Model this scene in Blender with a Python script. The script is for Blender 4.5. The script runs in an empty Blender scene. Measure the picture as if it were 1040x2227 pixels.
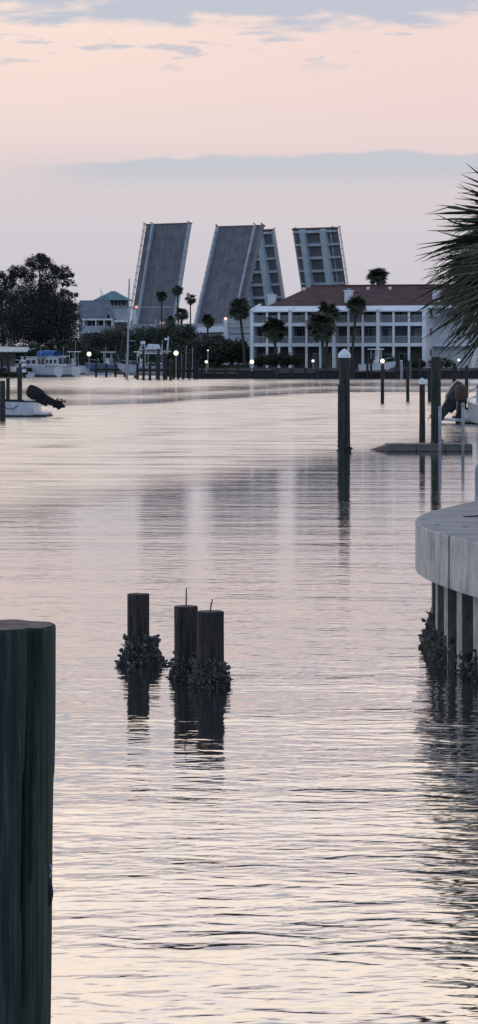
import bpy, math, random
from mathutils import Vector, Matrix, noise as mnoise
random.seed(7)
SC = bpy.context.scene
COL = SC.collection

# ------------------------------------------------------------------ camera
F = 6000.0          # focal length in photograph pixels (1040 x 2227)
EYE = 2.7           # eye height above the water
HZ = 781.0          # horizon row
cam = bpy.data.cameras.new('camera')
cam.sensor_fit = 'VERTICAL'
cam.sensor_height = 36.0
cam.lens = 36.0 * F / 2227.0
cam.shift_y = -(1113.5 - HZ) / 2227.0
cam.clip_start = 0.1
cam.clip_end = 9000
camo = bpy.data.objects.new('camera', cam)
camo.location = (0, 0, EYE)
camo.rotation_euler = (math.radians(90), 0, 0)
COL.objects.link(camo)
SC.camera = camo
SC.view_settings.view_transform = 'Standard'
SC.view_settings.look = 'None'
SC.view_settings.exposure = 0.0
SC.view_settings.gamma = 1.0
try:
    SC.view_settings.use_curve_mapping = False
except Exception:
    pass
SC.cycles.max_bounces = 8
SC.cycles.sample_clamp_indirect = 4.0

# ------------------------------------------------------------------ node helper
class NT:
    def __init__(s, tree):
        s.t = tree; s.n = tree.nodes; s.l = tree.links
    def new(s, typ, **kw):
        n = s.n.new(typ)
        for k, v in kw.items():
            if k.startswith('_'):
                continue
            setattr(n, k, v)
        return n
    def link(s, a, b):
        s.l.new(a, b)
    def val(s, sock, v):
        if hasattr(v, 'is_output') or isinstance(v, bpy.types.NodeSocket):
            s.l.new(v, sock)
        else:
            sock.default_value = v
    def math(s, op, a, b=0.0, c=0.0, clamp=False):
        n = s.new('ShaderNodeMath', operation=op, use_clamp=clamp)
        s.val(n.inputs[0], a); s.val(n.inputs[1], b); s.val(n.inputs[2], c)
        return n.outputs[0]
    def mix(s, fac, a, b, blend='MIX'):
        n = s.new('ShaderNodeMix', data_type='RGBA', blend_type=blend)
        s.val(n.inputs[0], fac); s.val(n.inputs[6], a); s.val(n.inputs[7], b)
        return n.outputs[2]
    def comb(s, x, y, z):
        n = s.new('ShaderNodeCombineXYZ')
        s.val(n.inputs[0], x); s.val(n.inputs[1], y); s.val(n.inputs[2], z)
        return n.outputs[0]
    def sep(s, v):
        n = s.new('ShaderNodeSeparateXYZ'); s.link(v, n.inputs[0])
        return n.outputs
    def noise(s, vec, scale=1.0, detail=2.0, rough=0.5, dist=0.0):
        n = s.new('ShaderNodeTexNoise')
        if vec is not None: s.link(vec, n.inputs['Vector'])
        s.val(n.inputs['Scale'], scale); n.inputs['Detail'].default_value = detail
        n.inputs['Roughness'].default_value = rough; n.inputs['Distortion'].default_value = dist
        return n.outputs[0]
    def ramp(s, fac, stops, interp='LINEAR'):
        n = s.new('ShaderNodeValToRGB'); s.link(fac, n.inputs[0])
        cr = n.color_ramp; cr.interpolation = interp
        while len(cr.elements) < len(stops): cr.elements.new(0.5)
        for e, (p, c) in zip(cr.elements, stops):
            e.position = p
            e.color = c if isinstance(c, (tuple, list)) and len(c) == 4 else (tuple(c) + (1,) if isinstance(c, (tuple, list)) else (c, c, c, 1))
        return n.outputs[0]
    def smooth(s, x, lo, hi, a=0.0, b=1.0):
        n = s.new('ShaderNodeMapRange', interpolation_type='SMOOTHSTEP')
        s.val(n.inputs[0], x); s.val(n.inputs[1], lo); s.val(n.inputs[2], hi); s.val(n.inputs[3], a); s.val(n.inputs[4], b)
        return n.outputs[0]

def srgb(r, g, b):
    def c(v):
        v /= 255.0
        return v / 12.92 if v <= 0.04045 else ((v + 0.055) / 1.055) ** 2.4
    return (c(r), c(g), c(b), 1.0)

# ------------------------------------------------------------------ world: dusk sky
w = bpy.data.worlds.new('World'); SC.world = w; w.use_nodes = True
T = NT(w.node_tree); T.n.clear()
tc = T.new('ShaderNodeTexCoord')
dx, dy, dz = T.sep(tc.outputs['Generated'])[:3]
az = T.math('ARCTAN2', dx, dy)                       # 0 straight ahead, + to the right
el = T.math('ARCSINE', dz)
# slow warps so that the bands are never ruler straight
wv = T.comb(T.math('MULTIPLY', az, 9.0), T.math('MULTIPLY', el, 30.0), 0.0)
wn = T.noise(wv, 1.0, 4.0, 0.55)
elw = T.math('ADD', el, T.math('MULTIPLY', T.math('SUBTRACT', wn, 0.5), 0.012))
base = T.ramp(T.math('MULTIPLY', elw, 1.0 / 1.5708),
   [(0.0, srgb(203, 199, 208)), (0.020, srgb(207, 202, 209)), (0.034, srgb(214, 206, 211)), (0.043, srgb(221, 208, 210)),
    (0.050, srgb(235, 216, 213)), (0.064, srgb(246, 223, 213)), (0.080, srgb(251, 227, 215)), (0.092, srgb(250, 228, 218)),
    (0.13, srgb(251, 232, 214)), (0.26, srgb(248, 230, 212)), (0.42, srgb(196, 204, 222)), (0.70, srgb(150, 170, 198)), (1.0, srgb(132, 155, 188))])
# left of the view the glow is warmer, right a little pinker
warm = T.smooth(az, -0.10, 0.09)
base = T.mix(T.math('MULTIPLY', T.math('MULTIPLY', T.smooth(elw, 0.05, 0.09), T.smooth(elw, 0.20, 0.11)), T.math('MULTIPLY', warm, 0.35)), base, srgb(232, 205, 208))
# low cloud bank: flat grey, its top edge wavy and higher to the right
n1 = T.noise(T.comb(T.math('MULTIPLY', az, 34.0), T.math('MULTIPLY', el, 60.0), 3.1), 1.0, 5.0, 0.55)
topedge = T.math('ADD', T.math('ADD', 0.0715, T.math('MULTIPLY', T.smooth(az, -0.10, 0.10), 0.0030)), T.math('MULTIPLY', T.math('SUBTRACT', n1, 0.5), 0.010))
bank = T.math('MULTIPLY', T.smooth(T.math('SUBTRACT', el, topedge), 0.0006, -0.0010), T.smooth(el, 0.0575, 0.070))
bank = T.math('MULTIPLY', bank, T.smooth(az, -0.085, -0.045))
base = T.mix(T.math('MULTIPLY', bank, 0.95), base, srgb(197, 201, 208))
# upper cloud deck with a ragged lower edge and broken wisps under it
n2 = T.noise(T.comb(T.math('MULTIPLY', az, 26.0), T.math('MULTIPLY', el, 120.0), 7.7), 1.0, 6.0, 0.55, 0.3)
lowedge = T.math('ADD', 0.1215, T.math('MULTIPLY', T.math('SUBTRACT', n2, 0.5), -0.036))
deck = T.math('MULTIPLY', T.smooth(T.math('SUBTRACT', el, lowedge), -0.0020, 0.0052), T.smooth(T.math('ADD', el, T.math('MULTIPLY', T.math('SUBTRACT', n2, 0.5), 0.04)), 0.172, 0.135))
n3 = T.noise(T.comb(T.math('MULTIPLY', az, 46.0), T.math('MULTIPLY', el, 190.0), 4.4), 1.0, 4.0, 0.5)
wisp = T.math('MULTIPLY', T.smooth(n3, 0.575, 0.66), T.math('MULTIPLY', T.smooth(el, 0.101, 0.111), T.smooth(el, 0.125, 0.116)))
deck = T.math('MAXIMUM', deck, T.math('MULTIPLY', wisp, 0.75))
base = T.mix(T.math('MULTIPLY', deck, 0.88), base, srgb(186, 195, 210))
# higher up: soft broken cloud all round
n4 = T.noise(T.comb(T.math('MULTIPLY', az, 5.0), T.math('MULTIPLY', el, 16.0), 1.3), 1.0, 4.0, 0.55)
high = T.math('MULTIPLY', T.smooth(n4, 0.50, 0.64), T.math('MULTIPLY', T.smooth(el, 0.15, 0.24), 0.50))
base = T.mix(high, base, srgb(188, 193, 212))
# unseen sky over the cloud deck, boosted to brighten the water's reflection
gain = T.math('ADD', 1.0, T.math('MULTIPLY', T.math('MULTIPLY', T.smooth(el, 0.13, 0.22), T.smooth(el, 0.80, 0.35)), 0.72))
base = T.mix(1.0, base, T.comb(gain, gain, gain), 'MULTIPLY')
# the glow fades to a duller blue behind the viewer
back = T.smooth(dy, 0.75, -0.6)
base = T.mix(back, base, T.mix(1.0, base, (0.52, 0.70, 0.95, 1), 'MULTIPLY'))
bg = T.new('ShaderNodeBackground'); T.link(base, bg.inputs[0]); bg.inputs[1].default_value = 1.0
out = T.new('ShaderNodeOutputWorld'); T.link(bg.outputs[0], out.inputs[0])

# ------------------------------------------------------------------ materials
MATS = {}
def mat(name, c1, c2=None, rough=0.7, scale=4.0, stretch=(1, 1, 1), bump=0.0, bscale=None, metal=0.0, spec=0.5, detail=5.0,
        lo=0.35, hi=0.65, extra=None, coord='Object'):
    if name in MATS: return MATS[name]
    m = bpy.data.materials.new(name); m.use_nodes = True
    t = NT(m.node_tree); b = t.n['Principled BSDF']
    b.inputs['Roughness'].default_value = rough; b.inputs['Metallic'].default_value = metal
    b.inputs['Specular IOR Level'].default_value = spec
    c1 = tuple(c1[:3]) + (1,)
    tcn = t.new('ShaderNodeTexCoord'); mp = t.new('ShaderNodeMapping'); t.link(tcn.outputs[coord], mp.inputs[0])
    mp.inputs['Scale'].default_value = stretch
    col = None
    if c2 is not None:
        c2 = tuple(c2[:3]) + (1,)
        nz = t.noise(mp.outputs[0], scale, detail, 0.6)
        col = t.mix(t.smooth(nz, lo, hi), c1, c2)
        if extra:
            col = extra(t, mp.outputs[0], col)
        t.link(col, b.inputs['Base Color'])
        rr = t.smooth(nz, 0.3, 0.7, rough - 0.08, min(1, rough + 0.08)); t.link(rr, b.inputs['Roughness'])
    else:
        b.inputs['Base Color'].default_value = c1
    if bump:
        bn = t.noise(mp.outputs[0], bscale or scale * 3, 6.0, 0.6)
        bp = t.new('ShaderNodeBump'); bp.inputs['Strength'].default_value = 1.0; bp.inputs['Distance'].default_value = bump
        t.link(bn, bp.inputs['Height']); t.link(bp.outputs[0], b.inputs['Normal'])
    MATS[name] = m
    return m

def emis(name, c, s):
    m = bpy.data.materials.new(name); m.use_nodes = True
    b = m.node_tree.nodes['Principled BSDF']
    b.inputs['Base Color'].default_value = (0.8, 0.8, 0.8, 1)
    b.inputs['Emission Color'].default_value = tuple(c[:3]) + (1,); b.inputs['Emission Strength'].default_value = s
    MATS[name] = m
    return m

# ------------------------------------------------------------------ mesh builder
def wpos(o):
    v = Vector((0, 0, 0))
    while o is not None:
        v += o.location; o = o.parent
    return v

class MB:
    def __init__(s):
        s.v = []; s.f = []
    def add(s, vs, fs):
        o = len(s.v); s.v += [tuple(p) for p in vs]; s.f += [tuple(i + o for i in f) for f in fs]
    def hexa(s, p):   # 8 corner points: bottom 4 ccw, top 4 ccw
        s.add(p, [(3, 2, 1, 0), (4, 5, 6, 7), (0, 1, 5, 4), (1, 2, 6, 5), (2, 3, 7, 6), (3, 0, 4, 7)])
    def box(s, x0, x1, y0, y1, z0, z1, fr=None):
        p = [(x0, y0, z0), (x1, y0, z0), (x1, y1, z0), (x0, y1, z0), (x0, y0, z1), (x1, y0, z1), (x1, y1, z1), (x0, y1, z1)]
        if fr: p = [fr(*q) for q in p]
        s.hexa(p)
    def tube(s, p0, p1, r0, r1=None, n=8, caps=True):
        r1 = r0 if r1 is None else r1
        s.path([p0, p1], [r0, r1], n, caps)
    def path(s, pts, rs, n=8, caps=True):
        pts = [Vector(p) for p in pts]; vs = []; fs = []
        ref = None
        for i, p in enumerate(pts):
            d = (pts[min(i + 1, len(pts) - 1)] - pts[max(i - 1, 0)]).normalized()
            a = Vector((1, 0, 0)) if abs(d.x) < 0.9 else Vector((0, 1, 0))
            if ref is not None: a = ref
            a = (a - d * a.dot(d)).normalized(); ref = a; b = d.cross(a)
            for k in range(n):
                t = 2 * math.pi * k / n
                vs.append(p + (a * math.cos(t) + b * math.sin(t)) * rs[i])
        for i in range(len(pts) - 1):
            for k in range(n):
                k2 = (k + 1) % n
                fs.append((i * n + k, i * n + k2, (i + 1) * n + k2, (i + 1) * n + k))
        if caps:
            fs.append(tuple(reversed(range(n)))); fs.append(tuple((len(pts) - 1) * n + k for k in range(n)))
        s.add(vs, fs)
    def lathe(s, prof, c, n=16, caps=True):
        vs = []; fs = []
        for r, z in prof:
            for k in range(n):
                t = 2 * math.pi * k / n
                vs.append((c[0] + r * math.cos(t), c[1] + r * math.sin(t), c[2] + z))
        for i in range(len(prof) - 1):
            for k in range(n):
                k2 = (k + 1) % n
                fs.append((i * n + k, i * n + k2, (i + 1) * n + k2, (i + 1) * n + k))
        if caps:
            fs.append(tuple(reversed(range(n)))); fs.append(tuple((len(prof) - 1) * n + k for k in range(n)))
        s.add(vs, fs)
    def prism(s, poly, z0, z1, fr=None):
        n = len(poly)
        p = [(x, y, z0) for x, y in poly] + [(x, y, z1) for x, y in poly]
        if fr: p = [fr(*q) for q in p]
        s.add(p, [tuple(reversed(range(n))), tuple(range(n, 2 * n))] + [(i, (i + 1) % n, n + (i + 1) % n, n + i) for i in range(n)])
    def ball(s, c, r, n=10, m=6, sq=1.0):
        s.lathe([(r * math.sin(math.pi * (i + 0.02) / (m + 0.04)), -r * sq * math.cos(math.pi * (i + 0.02) / (m + 0.04))) for i in range(m + 1)], c, n)
    def build(s, name, m, parent=None, smooth=False, bevel=0.0):
        off = wpos(parent) if parent else Vector((0, 0, 0))
        me = bpy.data.meshes.new(name)
        me.from_pydata([(x - off.x, y - off.y, z - off.z) for x, y, z in s.v], [], s.f)
        me.update()
        if smooth:
            me.polygons.foreach_set('use_smooth', [True] * len(me.polygons))
        me.materials.append(m)
        o = bpy.data.objects.new(name, me); COL.objects.link(o)
        if parent: o.parent = parent
        if bevel:
            bv = o.modifiers.new('bevel', 'BEVEL'); bv.width = bevel; bv.segments = 2; bv.limit_method = 'ANGLE'
        return o

def tag(o, label=None, cat=None, group=None, kind=None):
    if label: o['label'] = label
    if cat: o['category'] = cat
    if group: o['group'] = group
    if kind: o['kind'] = kind
    return o
def thing(name, loc, label, cat, group=None):
    o = bpy.data.objects.new(name, None); COL.objects.link(o); o.location = loc; o.empty_display_size = 0.2
    return tag(o, label, cat, group)
def inst(src, name, parent, loc, rot=(0, 0, 0), scale=(1, 1, 1)):
    c = bpy.data.objects.new(name, src); COL.objects.link(c); c.parent = parent
    c.location = loc; c.rotation_euler = rot; c.scale = scale
    return c
def wx(x, D): return (x - 520.0) * D / F
def wz(y, D): return EYE + (HZ - y) * D / F
def P(x, y, D): return Vector((wx(x, D), D, wz(y, D)))
def dist(y, z=0.0): return (EYE - z) * F / (y - HZ)

# ------------------------------------------------------------------ surface materials
concrete = mat('concrete_cap', (0.33, 0.325, 0.34), (0.26, 0.255, 0.265), 0.85, 3.0, bump=0.004, bscale=40)
def stains(t, v, col):
    mp = t.new('ShaderNodeMapping'); t.link(v, mp.inputs[0]); mp.inputs['Scale'].default_value = (7, 7, 2.2)
    n = t.noise(mp.outputs[0], 1.0, 6.0, 0.65)
    return t.mix(t.math('MULTIPLY', t.smooth(n, 0.48, 0.70), 0.75), col, (0.17, 0.17, 0.165, 1))
concrete_face = mat('concrete_stained', (0.50, 0.49, 0.47), (0.40, 0.395, 0.38), 0.9, 5.0, bump=0.004, bscale=40, extra=stains)
pave = mat('pavement', (0.30, 0.30, 0.315), (0.24, 0.24, 0.25), 0.9, 4.0, bump=0.003, bscale=60)
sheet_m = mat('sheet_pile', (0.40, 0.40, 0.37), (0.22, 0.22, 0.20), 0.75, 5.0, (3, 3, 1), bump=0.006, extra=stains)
sheet_shade = mat('sheet_pile_shaded', (0.075, 0.085, 0.085), (0.045, 0.05, 0.05), 0.8, 5.0, (3, 3, 1), bump=0.006)  # recess shade painted in: darker copy of the sheet pile colour
def algae(t, v, col):
    mp = t.new('ShaderNodeMapping'); t.link(v, mp.inputs[0]); mp.inputs['Scale'].default_value = (22, 22, 1.6)
    n = t.noise(mp.outputs[0], 1.0, 7.0, 0.7)
    c = t.mix(t.smooth(n, 0.52, 0.66), col, (0.006, 0.007, 0.007, 1))
    n2 = t.noise(v, 2.2, 4.0, 0.6)
    return t.mix(t.math('MULTIPLY', t.smooth(n2, 0.5, 0.68), 0.6), c, (0.020, 0.044, 0.036, 1))
wood_big = mat('weathered_piling', (0.022, 0.034, 0.032), (0.068, 0.088, 0.078), 0.92, 1.5, (40, 40, 1.5), bump=0.012, bscale=4.0, detail=8.0, spec=0.2, lo=.38, hi=.70, extra=algae)
wood_end = mat('piling_end_grain', (0.105, 0.09, 0.09), (0.045, 0.04, 0.042), 0.9, 14.0, bump=0.004)
def rot(t, v, col):
    n2 = t.noise(v, 5.0, 4.0, 0.6)
    return t.mix(t.smooth(n2, 0.46, 0.66), col, (0.016, 0.017, 0.018, 1))
wood_stump = mat('rotten_piling', (0.048, 0.040, 0.036), (0.016, 0.015, 0.016), 0.9, 3.0, (12, 12, 1.2), bump=0.008, bscale=14, extra=rot)
wood_pile = mat('creosote_piling', (0.024, 0.023, 0.022), (0.013, 0.014, 0.014), 0.85, 3.0, (6, 6, 0.7), bump=0.01)
wood_green = mat('treated_piling', (0.022, 0.034, 0.029), (0.013, 0.018, 0.017), 0.85, 3.0, (6, 6, 0.7), bump=0.01)
wood_red = mat('red_brown_piling', (0.036, 0.020, 0.017), (0.015, 0.012, 0.012), 0.85, 3.0, (6, 6, 0.7), bump=0.01)
wood_grey = mat('grey_dock_wood', (0.15, 0.14, 0.13), (0.09, 0.085, 0.08), 0.85, 3.0, (8, 1, 8), bump=0.004)
wood_dark = mat('dark_dock_wood', (0.038, 0.034, 0.035), (0.020, 0.020, 0.021), 0.9, 3.0, (4, 4, 1), bump=0.01)
iron = mat('rusty_iron', (0.05, 0.035, 0.028), (0.025, 0.02, 0.018), 0.8, 30.0)
black_pl = mat('black_plastic', (0.008, 0.0085, 0.010), (0.011, 0.0115, 0.013), 0.6, 8.0, spec=0.25)
navy_pl = mat('navy_cowling', (0.018, 0.022, 0.034), (0.028, 0.032, 0.046), 0.35, 5.0)
brown_cv = mat('brown_canvas', (0.08, 0.058, 0.045), (0.05, 0.038, 0.03), 0.9, 12.0)
white_pl = mat('white_plastic', (0.72, 0.75, 0.80), (0.58, 0.62, 0.68), 0.5, 6.0)
pvc = mat('grey_pvc', (0.34, 0.36, 0.40), (0.24, 0.26, 0.29), 0.5, 6.0)
gel = mat('white_gelcoat', (0.56, 0.60, 0.66), (0.44, 0.48, 0.53), 0.35, 3.0)
gelg = mat('grey_gelcoat', (0.34, 0.38, 0.44), (0.27, 0.30, 0.36), 0.4, 3.0)
gelblue = mat('blue_gelcoat', (0.075, 0.12, 0.22), (0.055, 0.09, 0.17), 0.35, 3.0)
bottom_p = mat('dark_bottom_paint', (0.03, 0.032, 0.04), (0.02, 0.02, 0.025), 0.7, 5.0)
bluecv = mat('blue_canvas', (0.04, 0.13, 0.36), (0.03, 0.10, 0.27), 0.9, 8.0, bump=0.02)
glass = mat('dark_glass', (0.02, 0.025, 0.03), (0.03, 0.035, 0.04), 0.15, 2.0)
alu = mat('aluminium', (0.42, 0.45, 0.50), (0.33, 0.36, 0.40), 0.45, 9.0, metal=0.4)
shellm = mat('oyster_shell', (0.034, 0.033, 0.032), (0.30, 0.29, 0.27), 0.75, 40.0, bump=0.004, bscale=90, lo=0.42, hi=0.72)
shellk = mat('oyster_mud', (0.020, 0.020, 0.019), (0.075, 0.072, 0.066), 0.85, 45.0, bump=0.02, bscale=60, lo=.45, hi=.70)
shellw = mat('pale_oyster_shell', (0.30, 0.30, 0.29), (0.16, 0.16, 0.16), 0.6, 30.0)
grass = mat('lawn', (0.055, 0.085, 0.040), (0.035, 0.06, 0.03), 0.95, 1.0, spec=0.0)
soil = mat('ground', (0.030, 0.036, 0.024), (0.022, 0.024, 0.018), 0.95, 0.3, spec=0.0)

# ------------------------------------------------------------------ water
def wave_group():
    g = bpy.data.node_groups.new('wave_height', 'ShaderNodeTree')
    g.interface.new_socket('Vector', in_out='INPUT', socket_type='NodeSocketVector')
    g.interface.new_socket('Height', in_out='OUTPUT', socket_type='NodeSocketFloat')
    t = NT(g); gi = t.new('NodeGroupInput'); go = t.new('NodeGroupOutput')
    def layer(sx, sy, rotz, amp, det, dis):
        mp = t.new('ShaderNodeMapping'); mp.vector_type = 'POINT'
        t.link(gi.outputs[0], mp.inputs[0])
        mp.inputs['Rotation'].default_value = (0, 0, rotz); 
        sc = t.new('ShaderNodeVectorMath', operation='MULTIPLY'); t.link(mp.outputs[0], sc.inputs[0]); sc.inputs[1].default_value = (sx, sy, 1)
        n = t.noise(sc.outputs[0], 1.0, det, 0.45, dis)
        return t.math('MULTIPLY', n, amp)
    h = layer(0.16, 0.75, 0.05, 0.050, 1.0, 0.0)
    h = t.math('ADD', h, layer(1.1, 2.6, -0.09, 0.017, 1.0, 0.3))
    h = t.math('ADD', h, layer(2.9, 6.2, 0.12, 0.0140, 1.0, 0.6))
    h = t.math('ADD', h, layer(6.4, 13.0, -0.24, 0.0055, 1.0, 0.5))
    t.link(h, go.inputs[0])
    return g
WG = wave_group()
wm = bpy.data.materials.new('water'); wm.use_nodes = True
t = NT(wm.node_tree); b = t.n['Principled BSDF']
geo = t.new('ShaderNodeNewGeometry'); pos = geo.outputs['Position']
EPS = 0.012
def H(off):
    va = t.new('ShaderNodeVectorMath', operation='ADD'); t.link(pos, va.inputs[0]); va.inputs[1].default_value = off
    g = t.new('ShaderNodeGroup'); g.node_tree = WG; t.link(va.outputs[0], g.inputs[0]); return g.outputs[0]
h0 = H((0, 0, 0)); hx = H((EPS, 0, 0)); hy = H((0, EPS, 0))
px, py, pz = t.sep(pos)[:3]
# wind lanes: ripples come and go in long streaks lying across the channel
ln = t.noise(t.comb(t.math('MULTIPLY', px, 0.030), t.math('MULTIPLY', py, 0.055), 0.0), 1.0, 4.0, 0.55)
ln2 = t.noise(t.comb(t.math('MULTIPLY', px, 0.16), t.math('MULTIPLY', py, 0.28), 4.0), 1.0, 4.0, 0.6)
yy = t.math('ADD', py, t.math('MULTIPLY', t.math('ADD', t.math('SUBTRACT', ln, 0.5), t.math('MULTIPLY', t.math('SUBTRACT', ln2, 0.5), 0.5)), t.math('MULTIPLY', py, 0.14)))
yy = t.math('SUBTRACT', yy, t.math('MULTIPLY', t.math('MINIMUM', t.math('MAXIMUM', px, -8.0), 8.0), 4.2))
ryy = t.math('DIVIDE', 16200.0, t.math('MAXIMUM', yy, 8.0))     # steepness measure 16200/distance: even steps over the channel
def gray(v): return (v, v, v, 1)
def S(y): return (y - HZ) / 1500.0
rough = t.ramp(t.math('DIVIDE', ryy, 1500.0),
   [(0.0, gray(0.26)), (S(836), gray(0.26)), (S(841), gray(0.10)), (S(845), gray(0.10)), (S(849), gray(0.24)), (S(860), gray(0.11)), (S(864), gray(0.11)), (S(869), gray(0.26)),
    (S(920), gray(0.26)), (S(926), gray(0.17)), (S(932), gray(0.25)), (S(1000), gray(0.20)), (S(1045), gray(0.055)), (S(1130), gray(0.055)), (S(1300), gray(0.045)), (S(1500), gray(0.045)), (1.0, gray(0.045))])
amp = t.ramp(t.math('DIVIDE', ryy, 1500.0),
   [(0.0, gray(0.9)), (S(838), gray(0.9)), (S(842), gray(0.2)), (S(866), gray(0.2)), (S(871), gray(1.0)), (S(1000), gray(1.1)), (S(1050), gray(0.20)), (S(1200), gray(0.22)), (S(1350), gray(0.30)), (S(1600), gray(0.44)), (S(1850), gray(0.80)), (1.0, gray(1.3))])
patch = t.noise(t.comb(t.math('MULTIPLY', px, 0.35), t.math('MULTIPLY', py, 0.45), 5.0), 1.0, 3.0, 0.5)
ampv = t.math('MULTIPLY', amp, t.smooth(patch, 0.30, 0.70, 0.65, 1.25))
sx_ = t.math('MULTIPLY', t.math('DIVIDE', t.math('SUBTRACT', hx, h0), EPS), ampv)
sy_ = t.math('MULTIPLY', t.math('DIVIDE', t.math('SUBTRACT', hy, h0), EPS), ampv)
nrm = t.comb(t.math('MULTIPLY', sx_, -1.0), t.math('MULTIPLY', sy_, -1.0), 1.0)
nn = t.new('ShaderNodeVectorMath', operation='NORMALIZE'); t.link(nrm, nn.inputs[0])
t.link(nn.outputs[0], b.inputs['Normal'])
cat = t.noise(t.comb(t.math('MULTIPLY', px, 0.22), t.math('MULTIPLY', py, 0.60), 9.0), 1.0, 4.0, 0.65)
far_ = t.smooth(py, 40.0, 70.0)
rough = t.math('MULTIPLY', rough, t.math('ADD', 1.0, t.math('MULTIPLY', far_, t.smooth(cat, 0.36, 0.64, -0.45, 0.25))))
t.link(rough, b.inputs['Roughness'])
b.inputs['Base Color'].default_value = (0.020, 0.026, 0.028, 1)
b.inputs['IOR'].default_value = 2.3
gl = t.new('ShaderNodeBsdfGlossy'); gl.distribution = 'MULTI_GGX'; gl.inputs['Color'].default_value = (0.95, 0.95, 0.95, 1)
t.link(rough, gl.inputs['Roughness']); t.link(nn.outputs[0], gl.inputs['Normal'])
mx = t.new('ShaderNodeMixShader'); mx.inputs[0].default_value = 0.42
t.link(b.outputs[0], mx.inputs[1]); t.link(gl.outputs[0], mx.inputs[2])
t.link(mx.outputs[0], t.n['Material Output'].inputs['Surface'])
m = MB(); m.add([(-2500, -60, 0), (2500, -60, 0), (2500, 900, 0), (-2500, 900, 0)], [(0, 1, 2, 3)])
tag(m.build('water', wm), kind='structure')

# ------------------------------------------------------------------ far land
shore = [(-1200, 300), (wx(-900, 380), 380), (wx(-250, 392), 392), (wx(0, 400), 400), (wx(95, 425), 425), (wx(165, 470), 470), (wx(225, 512), 512), (wx(330, 505), 505),
         (wx(380, 410), 410), (wx(432, 386), 386), (wx(560, 382), 382), (wx(1040, 381), 381), (wx(1500, 378), 378), (1200, 300)]
LAND = 1.42
m = MB()
poly = shore + [(5200, 900), (5200, 5200), (-5200, 5200), (-5200, 900)]
m.prism(poly, -1.0, LAND - 0.02)
tag(m.build('land', soil), kind='structure')
m = MB()
gx0, gx1 = wx(445, 386), wx(1500, 386)
m.add([(gx0, 384.2, LAND + .01), (gx1, 382, LAND + .01), (gx1 + 4, 402, LAND + .01), (gx0, 402, LAND + .01)], [(0, 1, 2, 3)])
tag(m.build('lawn', grass), kind='structure')

# ------------------------------------------------------------------ near sea wall on the right: curved cap blocks on corrugated sheet piles
ctrl = [(5.2, 15.5), (3.35, 18.6), (2.45, 20.8), (1.975, 22.6), (1.80, 23.55), (1.70, 24.25), (1.645, 24.95), (1.640, 25.6), (1.685, 26.2), (1.80, 26.9), (2.03, 27.75), (2.52, 29.3), (3.4, 31.8), (5.0, 35.5), (7.5, 40.5)]
def catmull(pts, k=10):
    o = []
    P0 = [pts[0]] + pts + [pts[-1]]
    for i in range(1, len(P0) - 2):
        a, b_, c, d = [Vector(q) for q in P0[i - 1:i + 3]]
        for j in range(k):
            s_ = j / k
            o.append(0.5 * ((2 * b_) + (c - a) * s_ + (2 * a - 5 * b_ + 4 * c - d) * s_ ** 2 + (3 * b_ - a - 3 * c + d) * s_ ** 3))
    o.append(Vector(pts[-1])); return o
edge = catmull(ctrl, 12)
def resample(pts, step):
    L = [0.0]
    for a, b_ in zip(pts, pts[1:]): L.append(L[-1] + (b_ - a).length)
    n = int(L[-1] / step); o = []; j = 0
    for i in range(n + 1):
        s_ = i * step
        while j < len(L) - 2 and L[j + 1] < s_: j += 1
        u_ = (s_ - L[j]) / max(1e-6, L[j + 1] - L[j]); o.append(pts[j].lerp(pts[j + 1], min(1, u_)))
    return o
edge = resample(edge, 0.05)
nor = []
for i in range(len(edge)):
    d = (edge[min(i + 1, len(edge) - 1)] - edge[max(i - 1, 0)]).normalized()
    nor.append(Vector((d.y, -d.x)))          # inland (to the right when walking away)
CT, CB = 1.20, 0.74
wall = thing('seawall', (2.2, 25, 0), 'curved concrete seawall at the right, stained cap over oyster covered sheet piles', 'seawall')
ji = min(range(len(edge)), key=lambda i: (edge[i] - Vector((1.797, 23.57))).length)
joints = sorted(set([0, len(edge) - 1] + [k for k in range(ji, -1, -62)] + [k for k in range(ji, len(edge), 78)]))
for a, b_ in zip(joints, joints[1:]):
    if b_ - a < 4: continue
    m = MB(); ids = list(range(a, b_ + 1))
    pts = [edge[i].copy() for i in ids]; nn_ = [nor[i] for i in ids]
    g = 0.034
    pts[0] = pts[0] + (pts[1] - pts[0]).normalized() * g; pts[-1] = pts[-1] + (pts[-2] - pts[-1]).normalized() * g
    ch = 0.025; vs = []; fs = []
    for p, q in zip(pts, nn_):
        vs += [(p.x, p.y, CB), (p.x, p.y, CT - ch), (p.x + q.x * ch * .35, p.y + q.y * ch * .35, CT - ch * .3), (p.x + q.x * ch, p.y + q.y * ch, CT), (p.x + q.x * 1.1, p.y + q.y * 1.1, CT), (p.x + q.x * 1.1, p.y + q.y * 1.1, CB)]
    for i in range(len(pts) - 1):
        for k in range(6):
            fs.append((i * 6 + k, i * 6 + (k + 1) % 6, (i + 1) * 6 + (k + 1) % 6, (i + 1) * 6 + k))
    fs.append((5, 4, 3, 2, 1, 0)); e = (len(pts) - 1) * 6; fs.append((e, e + 1, e + 2, e + 3, e + 4, e + 5))
    # reverse winding outwards
    m.add(vs, [tuple(reversed(f)) for f in fs])
    o = m.build('cap_block', concrete_face, wall)
    o.data.materials.append(concrete)
    for p in o.data.polygons:
        if abs(p.normal.z) > 0.7: p.material_index = 1
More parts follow.
